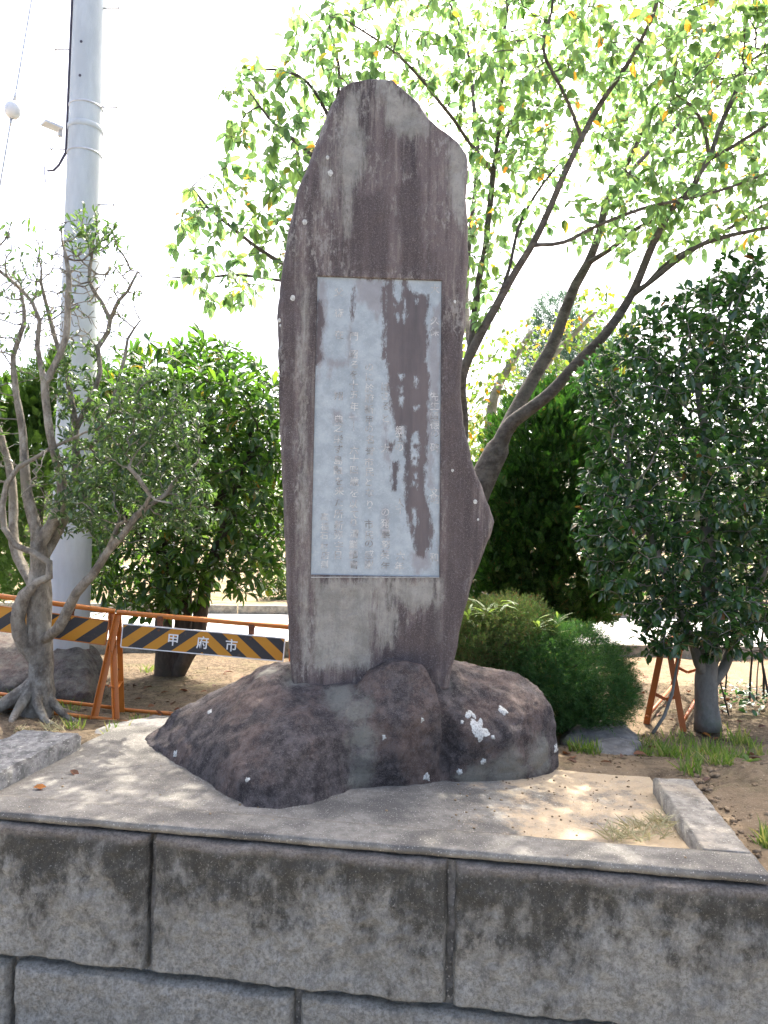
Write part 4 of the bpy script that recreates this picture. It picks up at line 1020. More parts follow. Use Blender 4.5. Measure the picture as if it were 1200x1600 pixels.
# ---- gnarled pale tree at the left
def gnarled():
    root = thing('gnarled_tree', at(55, 1140, 4.5), 'pale gnarled half bare tree with twisting limbs and flared roots at the left edge', 'tree')
    s = Skeleton(); s.k = 0.72
    s.limb([(55, 1150, 4.5, 40), (58, 1100, 4.5, 31), (62, 1040, 4.5, 27), (62, 980, 4.5, 26), (60, 930, 4.5, 25), (62, 885, 4.5, 21), (60, 850, 4.5, 18)], wig=0.02)
    s.limb([(58, 1040, 4.5, 16), (38, 1010, 4.45, 15), (27, 970, 4.4, 15), (38, 930, 4.38, 13), (58, 908, 4.36, 9), (76, 900, 4.36, 8), (76, 878, 4.36, 7), (52, 864, 4.38, 7), (24, 852, 4.4, 6.5), (6, 825, 4.4, 6.5), (2, 790, 4.4, 6), (10, 755, 4.4, 5.5), (28, 730, 4.4, 5), (55, 716, 4.4, 4.5), (80, 700, 4.4, 4), (112, 686, 4.4, 3)])
    s.limb([(60, 850, 4.5, 14), (52, 805, 4.5, 13), (42, 770, 4.5, 12), (36, 715, 4.5, 10), (32, 655, 4.5, 8), (24, 600, 4.5, 7), (20, 555, 4.5, 6), (38, 505, 4.5, 5), (30, 450, 4.5, 3.5)])
    s.limb([(48, 930, 4.6, 12), (36, 890, 4.6, 11), (22, 850, 4.65, 10.5), (20, 800, 4.7, 10), (18, 750, 4.7, 9), (8, 700, 4.7, 7), (-8, 650, 4.7, 6), (-20, 600, 4.7, 5)])
    s.limb([(60, 850, 4.5, 15), (80, 822, 4.5, 13.5), (97, 785, 4.5, 13), (92, 740, 4.45, 10), (82, 700, 4.4, 9), (74, 645, 4.4, 8.5), (70, 600, 4.4, 8), (85, 572, 4.4, 7.5), (104, 525, 4.4, 7), (106, 465, 4.4, 6.5), (108, 425, 4.4, 5), (100, 385, 4.4, 3)])
    s.limb([(70, 600, 4.4, 6), (58, 540, 4.4, 6), (62, 500, 4.4, 5), (50, 470, 4.4, 4.5), (20, 440, 4.4, 3.5), (-5, 420, 4.4, 2.5)])
    s.limb([(66, 875, 4.55, 11), (88, 835, 4.6, 10.5), (104, 800, 4.6, 10), (114, 770, 4.65, 9.5), (118, 720, 4.7, 8), (118, 672, 4.7, 7.5), (110, 620, 4.7, 6.5), (102, 575, 4.7, 5.5), (84, 520, 4.7, 5), (64, 440, 4.7, 3.5)])
    s.limb([(118, 672, 4.7, 6), (142, 625, 4.7, 5.5), (156, 580, 4.7, 5), (152, 545, 4.7, 5.5), (168, 520, 4.7, 5.5), (172, 500, 4.7, 5), (158, 470, 4.7, 4.5), (140, 440, 4.7, 3.5), (145, 400, 4.7, 2.5)])
    s.limb([(172, 500, 4.7, 4.5), (185, 470, 4.7, 4), (200, 455, 4.7, 3.5), (215, 425, 4.7, 2.5)])
    s.limb([(118, 690, 4.7, 5), (140, 700, 4.6, 4), (165, 660, 4.6, 4), (195, 560, 4.65, 3.5), (200, 530, 4.65, 3), (220, 500, 4.65, 2)])
    s.limb([(62, 995, 4.45, 12), (92, 985, 4.35, 12), (108, 955, 4.3, 11.5), (120, 928, 4.25, 10.5), (143, 898, 4.2, 9.5), (165, 865, 4.15, 8.5), (190, 838, 4.1, 7.5), (212, 806, 4.1, 6.5), (232, 790, 4.1, 6), (260, 770, 4.1, 5), (278, 745, 4.1, 3.5)])
    s.limb([(160, 872, 4.15, 6), (178, 838, 4.12, 5.5), (186, 818, 4.1, 5.2), (198, 814, 4.08, 5)])
    s.limb([(212, 806, 4.1, 4), (235, 775, 4.05, 3.5), (215, 745, 4.0, 2.5), (200, 730, 4, 2)])
    c0 = s.p[0].copy()
    for an, L, r0 in ((-2.4, .50, .055), (-1.7, .36, .042), (-1.0, .34, .038), (-.2, .30, .036), (3.0, .42, .05), (1.2, .34, .045), (-2.9, .5, .036)):
        pts = []
        for k, f in enumerate((0, .22, .5, .8, 1.0)):
            x = c0.x + math.cos(an + .25 * math.sin(3 * f + an)) * (L * f + .03); y = c0.y + math.sin(an + .25 * math.sin(3 * f + an)) * (L * f + .03)
            h = ground_z(x, y) + (.26, .09, .012, -.012, -.035)[k]
            pts.append((x, y, h, r0 * (1.0, .8, .55, .35, .2)[k]))
        pts[0] = (c0.x + math.cos(an) * .02, c0.y + math.sin(an) * .02, pts[0][2], r0)
        s.limb(pts, world=True)
    rg = random.Random(5)
    nb = len(s.p)
    A = []
    for e in [(180, 235, 690, 95, 110, 4.35, .4), (70, 190, 800, 90, 60, 4.3, .35), (110, 120, 720, 50, 130, 4.6, .3), (60, 100, 600, 40, 50, 4.6, .3), (260, 120, 460, 100, 95, 4.6, .35), (190, 20, 470, 90, 110, 4.5, .35), (80, 150, 380, 55, 50, 4.6, .25), (60, 60, 380, 60, 40, 4.55, .25), (45, 185, 450, 45, 60, 4.7, .25), (40, 300, 790, 40, 60, 4.15, .3), (50, -40, 700, 60, 150, 4.5, .4), (30, 90, 760, 60, 60, 4.2, .2)]:
        A += ell_points(int(e[0] * 4), *e[1:], rg)
    s.colonize(A, 0.05, 1.2, 0.06, 70, 0.16, 0.30, 8, 9000)
    s.finish(0.0026, 0.40)
    a, b = s.tubes(0.17, 0.012)
    a.build('trunk', M['bark_pale'], root, True)
    b.build('twig', M['bark_pale'], root, True)['kind'] = 'stuff'
    # dense foliage on the low spreading boughs, a few tufts at the top
    P, D, Up, S = [], [], [], []
    for i in range(nb, len(s.p)):
        if s.tips[i] > 8: continue
        p = s.p[i]
        q = at(0, 0, p.y); k = FPX / p.y
        px = 600 + p.x * k; py = 800 - (p.z - EYE) * k + 35
        low = (px > 82 and py > 545)
        dens = 5 if low else (4 if (py < 395 and 95 < px < 215) else (1 if rg.random() < 0.30 else 0))
        if not low and px < 60 and rg.random() < 0.4: dens = 1
        a_, b_ = s.p[s.par[i]], p; td = (b_ - a_).normalized()
        for _ in range(dens + (3 if low and not s.kids[i] else 0)):
            rv = Vector((rg.gauss(0, 1), rg.gauss(0, 1), rg.gauss(0, 1))).normalized()
            P.append(a_.lerp(b_, rg.random())); D.append(td * .5 + rv * .8 + Vector((0, 0, .15))); Up.append(Vector((rg.gauss(0, .5), rg.gauss(0, .5), 1))); S.append(rg.uniform(.035, .062))
    scatter('foliage', leaf_shape('oblong'), P, D, Up, S, M['leaf_gnarled'], root, 300)
    print('gnarled nodes', len(s.p), 'leaves', len(P))
gnarled()

# ---- broadleaf evergreens
def evergreen(name, label, trunks, ells, shape, lmat, bark, size, step, kill, per, maxtips, nsingle, seed, spread=0.9, along=0.5, droop=0.1, infl=1.6, root_at=None, keep=1.0, gap=0.0, shell=0.35, group=None, cat='tree', maxn=12000, jit=.3, mult=4.0):
    root = thing(name, root_at, label, cat, group)
    s = Skeleton()
    for t in trunks: s.limb(t, wig=0.02)
    rg = random.Random(seed); A = []
    for e in ells: A += ell_points(int(e[0] * mult), *e[1:], rg, shell)
    nb = len(s.p)
    s.colonize(A, step, infl, kill, 60, 0.03, jit, seed, maxn)
    s.finish(0.0028, 0.44)
    a, b = s.tubes(0.06, 0.013)
    a.build('trunk', M[bark], root, True)
    if b.v: b.build('twig', M[bark], root, True)['kind'] = 'stuff'
    pos, dr, up, sz = twig_leaves(s, rg, maxtips, per, size, 0.3, droop, along, keep, spread, lo=nb, gap=gap)
    scatter('foliage', leaf_shape(shape), pos, dr, up, sz, M[lmat], root, nsingle)
    print(name, 'nodes', len(s.p), 'leaves', len(pos))
    return root
evergreen('evergreen_tree', 'bushy broadleaf evergreen tree with dark trunks behind the orange barricade', [
    [(262, 1075, 6.3, 22), (260, 1020, 6.3, 16), (256, 960, 6.3, 13), (262, 880, 6.3, 11), (250, 780, 6.3, 9), (220, 690, 6.3, 6)],
    [(275, 1065, 6.3, 16), (284, 1000, 6.3, 14), (288, 930, 6.3, 13), (300, 840, 6.3, 11), (310, 740, 6.3, 9), (330, 640, 6.3, 6)],
    [(285, 1070, 6.3, 14), (305, 1000, 6.25, 12), (318, 930, 6.25, 11), (345, 840, 6.2, 9), (375, 740, 6.2, 7), (390, 660, 6.2, 5)],
    [(305, 840, 6.3, 7), (360, 760, 6.0, 6), (400, 690, 6.0, 5)], [(262, 880, 6.3, 7), (215, 830, 6.2, 6), (170, 780, 6.2, 4)]],
    [(330, 315, 640, 120, 100, 6.2, .75), (260, 340, 790, 115, 130, 6.1, .75), (200, 190, 690, 100, 120, 6.2, .7), (90, 395, 880, 55, 60, 5.9, .4), (90, 180, 870, 90, 60, 6.2, .5), (100, 430, 760, 70, 130, 6.1, .5), (60, 230, 920, 110, 40, 6.0, .5), (60, 330, 550, 70, 25, 6.2, .4), (150, 260, 590, 110, 60, 6.3, .6), (140, 420, 660, 50, 90, 6.1, .5), (100, 240, 900, 90, 50, 6.1, .5)],
    'oblong', 'leaf_evergreen', 'bark_dark', 0.12, 0.085, 0.12, 5, 7, 300, 21, 0.75, 0.55, 0.12, root_at=at(275, 1065, 6.3))
evergreen('camellia_tree', 'dense dark glossy camellia tree with short grey trunk at the right edge', [
    [(1106, 1140, 4.9, 21), (1105, 1100, 4.9, 17.5), (1106, 1060, 4.9, 16.5), (1108, 1010, 4.9, 14), (1110, 930, 4.95, 12), (1105, 820, 5, 10), (1100, 700, 5, 7), (1090, 600, 5, 5)],
    [(1104, 1062, 4.9, 9), (1092, 1032, 4.85, 8), (1080, 995, 4.8, 7), (1055, 930, 4.7, 6), (1020, 850, 4.7, 5), (990, 760, 4.7, 4)],
    [(1110, 1075, 4.9, 9), (1130, 1045, 4.95, 8), (1150, 1000, 5.0, 7), (1185, 920, 5, 6), (1220, 800, 5, 5), (1240, 680, 5, 4)]],
    [(420, 1110, 730, 170, 200, 5.0, .75), (150, 1000, 860, 100, 90, 4.7, .5), (140, 1100, 950, 130, 70, 4.75, .6), (120, 1000, 640, 90, 90, 4.9, .5), (130, 1070, 530, 110, 80, 5.0, .5), (120, 950, 800, 55, 60, 4.75, .4), (80, 935, 600, 40, 60, 4.9, .35), (150, 1190, 560, 110, 130, 5.0, .6), (200, 1250, 800, 120, 220, 5.1, .7), (60, 960, 740, 50, 130, 4.8, .35), (40, 1035, 1000, 40, 25, 4.6, .3), (50, 1150, 440, 60, 40, 5, .4)],
    'camellia', 'leaf_camellia', 'bark_grey', 0.074, 0.07, 0.10, 6, 6, 300, 31, 0.95, 0.45, 0.22, root_at=at(1106, 1138, 4.9), maxn=14000, mult=4.3)
evergreen('yellowing_tree', 'small tree with pale trunk and yellowing leaves beyond the cherry tree', [
    [(752, 1000, 9.0, 16), (756, 860, 9.0, 12), (764, 720, 9.0, 10), (768, 640, 9, 8), (790, 580, 9, 6), (830, 520, 9, 4)],
    [(764, 720, 9.0, 8), (820, 620, 8.8, 7), (870, 550, 8.8, 5), (930, 490, 8.8, 3)]],
    [(220, 840, 590, 130, 90, 9, 1.0), (120, 930, 530, 70, 90, 8.8, .8), (90, 770, 620, 50, 100, 9, .6), (80, 700, 560, 60, 80, 9, .7), (60, 800, 720, 60, 60, 9, .7), (90, 760, 690, 70, 60, 9, .8), (60, 900, 620, 80, 60, 9, .8)],
    'cherry', 'leaf_yellow', 'bark_white', 0.095, 0.11, 0.17, 2, 6, 0, 41, 0.7, 0.4, 0.6, root_at=at(752, 1000, 9.0))
# ---- conifers and low shrubs made of many small sprays
def spray_shrub(name, label, cat, base, ells, kind, mat, size, n, seed, out=0.7, up=0.5, trunk_r=0.06, bark='bark_dark', group=None, extra=None, inner=0.72, clump=0.0, mode='foliage'):
    root = thing(name, base, label, cat, group)
    rg = random.Random(seed)
    pos, dr, ups, sz = [], [], [], []
    tot = sum(e[2] * e[3] for e in ells)
    for (px, py, rx, ry, Y, rd) in ells:
        c = at(px, py, Y); k = Y / FPX
        m = int(n * rx * ry / tot); q = 0
        while q < m:
            d = Vector((rg.gauss(0, 1), rg.gauss(0, 1), rg.gauss(0, 1))).normalized()
            r = inner + (1 - inner) * rg.random() ** 0.6
            lump = 1 + 0.16 * noise.fractal(Vector((d.x * 2.2 + seed, d.y * 2.2, d.z * 2.2)), 1, 2, 3)
            r *= lump
            p = c + Vector((d.x * rx * k, d.y * rd, d.z * ry * k)) * r
            q += 1
            if p.z < base[2] + 0.02: continue
            if clump and noise.noise(p * 5.5) < clump: continue
            g = Vector((d.x, d.y, d.z * 0.5)) * out + Vector((0, 0, up)) + Vector((rg.gauss(0, .3), rg.gauss(0, .3), rg.gauss(0, .3)))
            pos.append(p); dr.append(g); ups.append(Vector((rg.gauss(0, 1), rg.gauss(0, 1), rg.gauss(0, .5)))); sz.append(size * rg.uniform(.6, 1.2))
    scatter('foliage', spray_shape(kind, seed), pos, dr, ups, sz, M[mat], root, 0)
    if trunk_r:
        m_ = MB(); b = Vector(base); t = at(ells[0][0], ells[0][1] - ells[0][3] * 0.4, ells[0][4])
        m_.tube([b, b.lerp(t, .3) + Vector((.02, 0, 0)), b.lerp(t, .7), t], [trunk_r, trunk_r * .8, trunk_r * .5, .01], 8, True, .06)
        for k in range(5):
            a = 6.283 * k / 5; p0 = b.lerp(t, .15 + .12 * k); m_.tube([p0, p0 + Vector((math.cos(a) * .3, math.sin(a) * .3, .18))], [trunk_r * .4, .006], 5)
        m_.build('trunk', M[bark], root, True)
    if extra: extra(root, rg)
    return root
gzp = lambda x, y: Vector((x, y, ground_z(x, y)))
p = at(860, 1000, 7.0)
spray_shrub('thuja_tree', 'dense rounded dark green thuja conifer behind the boulder between cherry trunk and camellia', 'tree', gzp(p.x, 7.0),
            [(862, 830, 118, 170, 7.0, .75), (850, 720, 95, 115, 7.0, .6), (880, 890, 112, 110, 6.9, .7), (800, 850, 90, 150, 7.0, .6), (905, 660, 50, 60, 7.05, .4), (855, 640, 40, 50, 7.05, .3)],
            'thuja', 'leaf_conifer', 0.115, 13500, 51, 0.75, 0.7, 0.07, inner=.62)
p = at(850, 1110, 4.75)
spray_shrub('juniper_shrub', 'low spreading green juniper shrub beside the right end of the boulder', 'shrub', gzp(p.x, 4.85),
            [(880, 1055, 105, 78, 4.75, .5), (800, 1020, 95, 70, 4.8, .45), (925, 1080, 62, 52, 4.7, .4), (830, 1080, 100, 60, 4.75, .45)],
            'juniper', 'leaf_juniper', 0.075, 15000, 52, 0.8, 0.35, 0.04, inner=.7)
p = at(760, 1010, 4.7)
spray_shrub('dry_juniper', 'browning dry juniper tuft against the right edge of the stone monument', 'shrub', gzp(p.x, 4.8),
            [(765, 995, 62, 55, 4.65, .35), (800, 975, 60, 40, 4.7, .3), (735, 1010, 40, 50, 4.6, .3)], 'juniper', 'leaf_dry_juniper', 0.075, 4200, 53, 0.7, 0.5, 0.03, inner=.6)
p = at(50, 900, 8.5)
spray_shrub('feathery_conifer', 'pale green feathery conifer behind the gnarled tree and utility pole', 'tree', gzp(p.x, 8.5),
            [(70, 780, 110, 160, 8.5, .9), (110, 620, 60, 70, 8.5, .5), (40, 680, 90, 90, 8.5, .7)], 'thuja', 'leaf_feather', 0.17, 5200, 54, 0.9, 0.4, 0.07, inner=.5)
p = at(850, 900, 14)
spray_shrub('blue_conifer', 'blue green conifer tip showing behind the cherry limbs', 'tree', gzp(p.x, 14),
            [(880, 580, 80, 80, 14, 1.0), (868, 510, 36, 50, 14, .5), (930, 600, 70, 80, 14, .8)], 'juniper', 'leaf_blue', 0.30, 3000, 55, 0.8, 0.6, 0.12, inner=.4)

# ---- background trees beyond the road, each one a tree of its own
def far_tree(base, h, rx, seed, label, mat='leaf_far', n=2600, ls=0.16, cat='tree', crown0=.25, group='background trees beyond the road'):
    root = thing('broadleaf_tree' if cat == 'tree' else 'clipped_shrub', base, label, cat, group)
    rg = random.Random(seed); b = Vector(base)
    pos, dr, ups, sz = [], [], [], []
    blobs = [(b + Vector((rg.uniform(-.55, .55) * rx, rg.uniform(-.5, .5) * rx, h * rg.uniform(crown0 + .12, .86))), rx * rg.uniform(.36, .62)) for _ in range(11)]
    for c, r in blobs:
        for _ in range(n // 11):
            d = Vector((rg.gauss(0, 1), rg.gauss(0, 1), rg.gauss(0, 1))).normalized(); p = c + d * r * (0.55 + .5 * rg.random())
            p.z = max(p.z, b.z + crown0 * h * .6)
            pos.append(p); dr.append(d + Vector((rg.gauss(0, .6), rg.gauss(0, .6), -.2 + rg.gauss(0, .4)))); ups.append(Vector((rg.gauss(0, .5), rg.gauss(0, .5), 1))); sz.append(ls * rg.uniform(.6, 1.2))
    scatter('crown', leaf_shape('small'), pos, dr, ups, sz, M[mat], root)
    m_ = MB()
    m_.tube([b, b + Vector((.05, 0, h * .3)), b + Vector((0, .05, h * .62))], [h * .035, h * .026, h * .01], 7, True, .05)
    for k in range(6):
        c = blobs[k][0]; s0 = b + Vector((0, 0, h * rg.uniform(.22, .5))); m_.tube([s0, s0.lerp(c, .5) + Vector((0, 0, .1)), c], [h * .015, h * .01, .01], 5)
    m_.build('trunk', M['bark_dark'], root, True)
    return root
for k, (px, Y, h, rx, lab, mat) in enumerate([
    (20, 21, 4.6, 2.4, 'round green background tree at the far left edge beyond the pale path', 'leaf_far'),
    (150, 24, 4.4, 2.6, 'mid green background tree right behind the utility pole', 'leaf_far'),
    (270, 19, 3.6, 1.9, 'leafy background tree seen through the evergreen trunks', 'leaf_far'),
    (400, 25, 4.6, 2.6, 'broad background tree just left of the stone monument', 'leaf_far'),
    (760, 16, 4.4, 2.0, 'yellow green background tree just right of the stone monument', 'leaf_yellow'),
    (950, 20, 5.2, 2.4, 'green background tree in the gap above the thuja', 'leaf_far'),
    (1080, 17, 4.6, 2.2, 'background tree hidden mostly by the camellia', 'leaf_far'),
    (1190, 19, 4.8, 2.4, 'background tree beyond the camellia at the right edge', 'leaf_far'),
    (600, 23, 4.6, 2.5, 'background tree directly behind the stone monument', 'leaf_far')]):
    q = at(px, 860, Y); far_tree(gzp(q.x, Y), h, rx, 60 + k, lab, mat)
for k, (px, Y, h, rx, lab) in enumerate([(985, 12.6, .62, .55, 'small shrub beyond the far kerb right of the thuja'), (440, 12.8, .5, .4, 'small clipped shrub on the grass left of the stone monument'), (1170, 12.2, .8, .7, 'low shrub beyond the road at the right edge'), (10, 13.2, 1.3, .9, 'low leafy shrub beyond the road at the left edge')]):
    q = at(px, 860, Y); far_tree(gzp(q.x, Y), h, rx, 80 + k, lab, 'leaf_far', 1100, .075, 'shrub', .1, 'low shrubs beyond the road')

# ---- wood along the far side of the park, read as one mass
def far_wood():
    rg = random.Random(123); pos, dr, ups, sz = [], [], [], []
    for k in range(26000):
        a = rg.uniform(-1.75, 1.75); r = 62 + rg.gauss(0, 2.5)
        h = 4.2 + 2.4 * noise.noise(Vector((a * 7, 0, 2))) + 1.2 * noise.noise(Vector((a * 25, 1, 2)))
        z = .1 + h * rg.random() ** .8
        pos.append((math.sin(a) * r, math.cos(a) * r + 2, z + .2)); dr.append((rg.gauss(0, 1), rg.gauss(0, 1) - .5, rg.gauss(0, .7))); ups.append((rg.gauss(0, .5), rg.gauss(0, .5), 1)); sz.append(rg.uniform(.35, .8))
    o = scatter('far_wood', leaf_shape('small'), pos, dr, ups, sz, M['leaf_far'], None); tag(o, kind='stuff')
far_wood()

# ---- thin dark stems of a leafless shrub right of the camellia
def stem_shrub():
    b = at(1170, 1105, 5.6); b.z = ground_z(b.x, b.y)
    root = thing('stem_shrub', b, 'clump of thin dark upright stems right of the camellia trunk', 'shrub')
    rg = random.Random(77)
    for k in range(22):
        m_ = MB(); x = b.x + rg.uniform(-.28, .42); y = b.y + rg.uniform(-.3, .3); q = Vector((x, y, ground_z(x, y) - .02)); pts = [q]
        d = Vector((rg.gauss(0, .12), rg.gauss(0, .12), 1))
        for j in range(5):
            q = q + d.normalized() * .2; d += Vector((rg.gauss(0, .13), rg.gauss(0, .13), 0)); pts.append(q)
        r = rg.uniform(.004, .012); m_.tube(pts, [r * (1 - .12 * j) for j in range(6)], 5); m_.build('stem', M['bark_dark'], root, True)
    pos, dr, ups, sz = [], [], [], []
    for _ in range(1500):
        pos.append(b + Vector((rg.uniform(-.5, .7), rg.uniform(-.5, .5), rg.uniform(.75, 1.5)))); dr.append(Vector((rg.gauss(0, 1), rg.gauss(0, 1), rg.gauss(0, .6)))); ups.append(Vector((rg.gauss(0, .4), rg.gauss(0, .4), 1))); sz.append(rg.uniform(.04, .08))
    for _ in range(260):
        pos.append(b + Vector((rg.uniform(-.3, .5), rg.uniform(-.3, .3), rg.uniform(.0, .14)))); dr.append(Vector((rg.gauss(0, 1), rg.gauss(0, 1), rg.gauss(0, .3)))); ups.append(Vector((rg.gauss(0, .4), rg.gauss(0, .4), 1))); sz.append(rg.uniform(.03, .07))
    scatter('foliage', leaf_shape('camellia'), pos, dr, ups, sz, M['leaf_camellia'], root)
stem_shrub()

# ---- bamboo grass growing out of the juniper
def bamboo():
    b = at(800, 985, 4.6)
    root = thing('bamboo_grass', b, 'pale bamboo grass blades growing through the top of the juniper', 'grass')
    rg = random.Random(91); pos, dr, ups, sz = [], [], [], []
    m_ = MB()
    for px, py in [(735, 950), (745, 942), (760, 952), (775, 945), (782, 938), (800, 958), (812, 960), (840, 968), (868, 975), (870, 955), (730, 965), (755, 965), (790, 970), (822, 980), (748, 975)]:
        t = at(px, py, 4.5 + rg.uniform(-.1, .1)); q = t + Vector((rg.uniform(-.04, .04), .05, -.22)); m_.tube([q, q.lerp(t, .5) + Vector((.01, 0, 0)), t], [.0022, .002, .0012], 4)
        for k in range(5):
            an = rg.uniform(0, 6.283); pos.append(q.lerp(t, rg.uniform(.6, 1))); dr.append(Vector((math.cos(an), math.sin(an) * .6, rg.uniform(-.1, .7)))); ups.append(Vector((0, 0, 1))); sz.append(rg.uniform(.08, .15))
    scatter('blade_tuft', leaf_shape('bamboo'), pos, dr, ups, sz, M['leaf_bamboo'], root, 75, 'blade')
    m_.build('stem', M['leaf_bamboo'], root)['kind'] = 'stuff'
bamboo()

# ---- grass tufts, litter, clods
def grass():
    rg = random.Random(15)
    def tufts(name, spots, n, mat, hmin, hmax, lean=.35, zoff=0.0):
        pos, dr, ups, sz = [], [], [], []
        for px, py, r, z in spots:
            c = atz(px, py, z)
            for _ in range(n):
                a = rg.uniform(0, 6.283); q = r * math.sqrt(rg.random()) * c.y / FPX
                x, y = c.x + math.cos(a) * q, c.y + math.sin(a) * q * 1.6
                u, v = to_uv((x, y))
                zz = ground_z(x, y) - .004 if not (u < 1.066 and v < 1.15) else z
                if 1.06 < u < 1.24 and v < .95: continue
                pos.append((x, y, zz + zoff)); dr.append((rg.gauss(0, lean), rg.gauss(0, lean), 1)); ups.append((rg.gauss(0, 1), rg.gauss(0, 1), .2)); sz.append(rg.uniform(hmin, hmax))
        o = scatter(name, leaf_shape('blade'), pos, dr, ups, sz, M[mat], None); return o
    tufts('grass', [(1065, 1185, 24, -.1), (1090, 1170, 22, -.1), (1040, 1160, 18, -.12), (1120, 1160, 22, -.12), (1150, 1140, 22, -.14), (1120, 1180, 20, -.1), (1165, 1150, 16, -.14), (1100, 1200, 16, -.08), (1010, 1150, 16, -.12), (1150, 1190, 14, -.1), (1060, 1145, 20, -.14), (905, 1165, 16, -.08), (925, 1170, 12, -.08), (1196, 1335, 10, -.06), (1000, 1170, 14, -.1), (1185, 1165, 14, -.1), (1080, 1215, 14, -.06), (1130, 1205, 12, -.06), (1040, 1180, 14, -.1)], 60, 'grass', .03, .115, .4)
    tufts('grass', [(40, 1060, 20, -.18), (120, 1150, 14, -.14), (230, 1050, 10, -.18), (20, 1090, 18, -.18), (110, 1120, 12, -.17), (215, 1145, 16, -.16), (180, 1160, 18, -.12)], 40, 'grass', .03, .10, .5)
    tufts('dry_grass', [(1020, 1300, 22, -.05), (990, 1305, 22, -.05), (1035, 1290, 14, -.05), (960, 1310, 16, -.05)], 75, 'dry_grass', .03, .08, 1.6, .006)
    tufts('dry_grass', [(30, 1160, 26, -.1), (90, 1150, 20, -.12), (60, 1175, 18, -.08)], 70, 'dry_grass', .03, .09, 1.8, .006)
    for o in list(COL.objects):
        if o.name.startswith(('grass', 'dry_grass')): tag(o, kind='stuff')
    # low weeds on the sandy ground beyond
    pos, dr, ups, sz = [], [], [], []
    for _ in range(9000):
        x, y = rg.uniform(-9, 9), rg.uniform(9.9, 15)
        if noise.noise(Vector((x * .8, y * .8, 3))) < 0.02: continue
        pos.append((x, y, ground_z(x, y))); dr.append((rg.gauss(0, .5), rg.gauss(0, .5), 1)); ups.append((rg.gauss(0, 1), rg.gauss(0, 1), .2)); sz.append(rg.uniform(.03, .07))
    tag(scatter('grass', leaf_shape('blade'), pos, dr, ups, sz, M['grass'], None), kind='stuff')
    # broad-leaved weed
    pos, dr, ups, sz = [], [], [], []
    for px, py in [(908, 1170), (930, 1162), (1035, 1160), (1010, 1168), (870, 925), (1170, 1205)]:
        c = atz(px, py, -.1); c.z = ground_z(c.x, c.y)
        for k in range(8):
            a = rg.uniform(0, 6.28); pos.append(c); dr.append((math.cos(a), math.sin(a), rg.uniform(.2, .9))); ups.append((0, 0, 1)); sz.append(rg.uniform(.04, .08))
    tag(scatter('weed', leaf_shape('small'), pos, dr, ups, sz, M['grass'], None), kind='stuff')
grass()
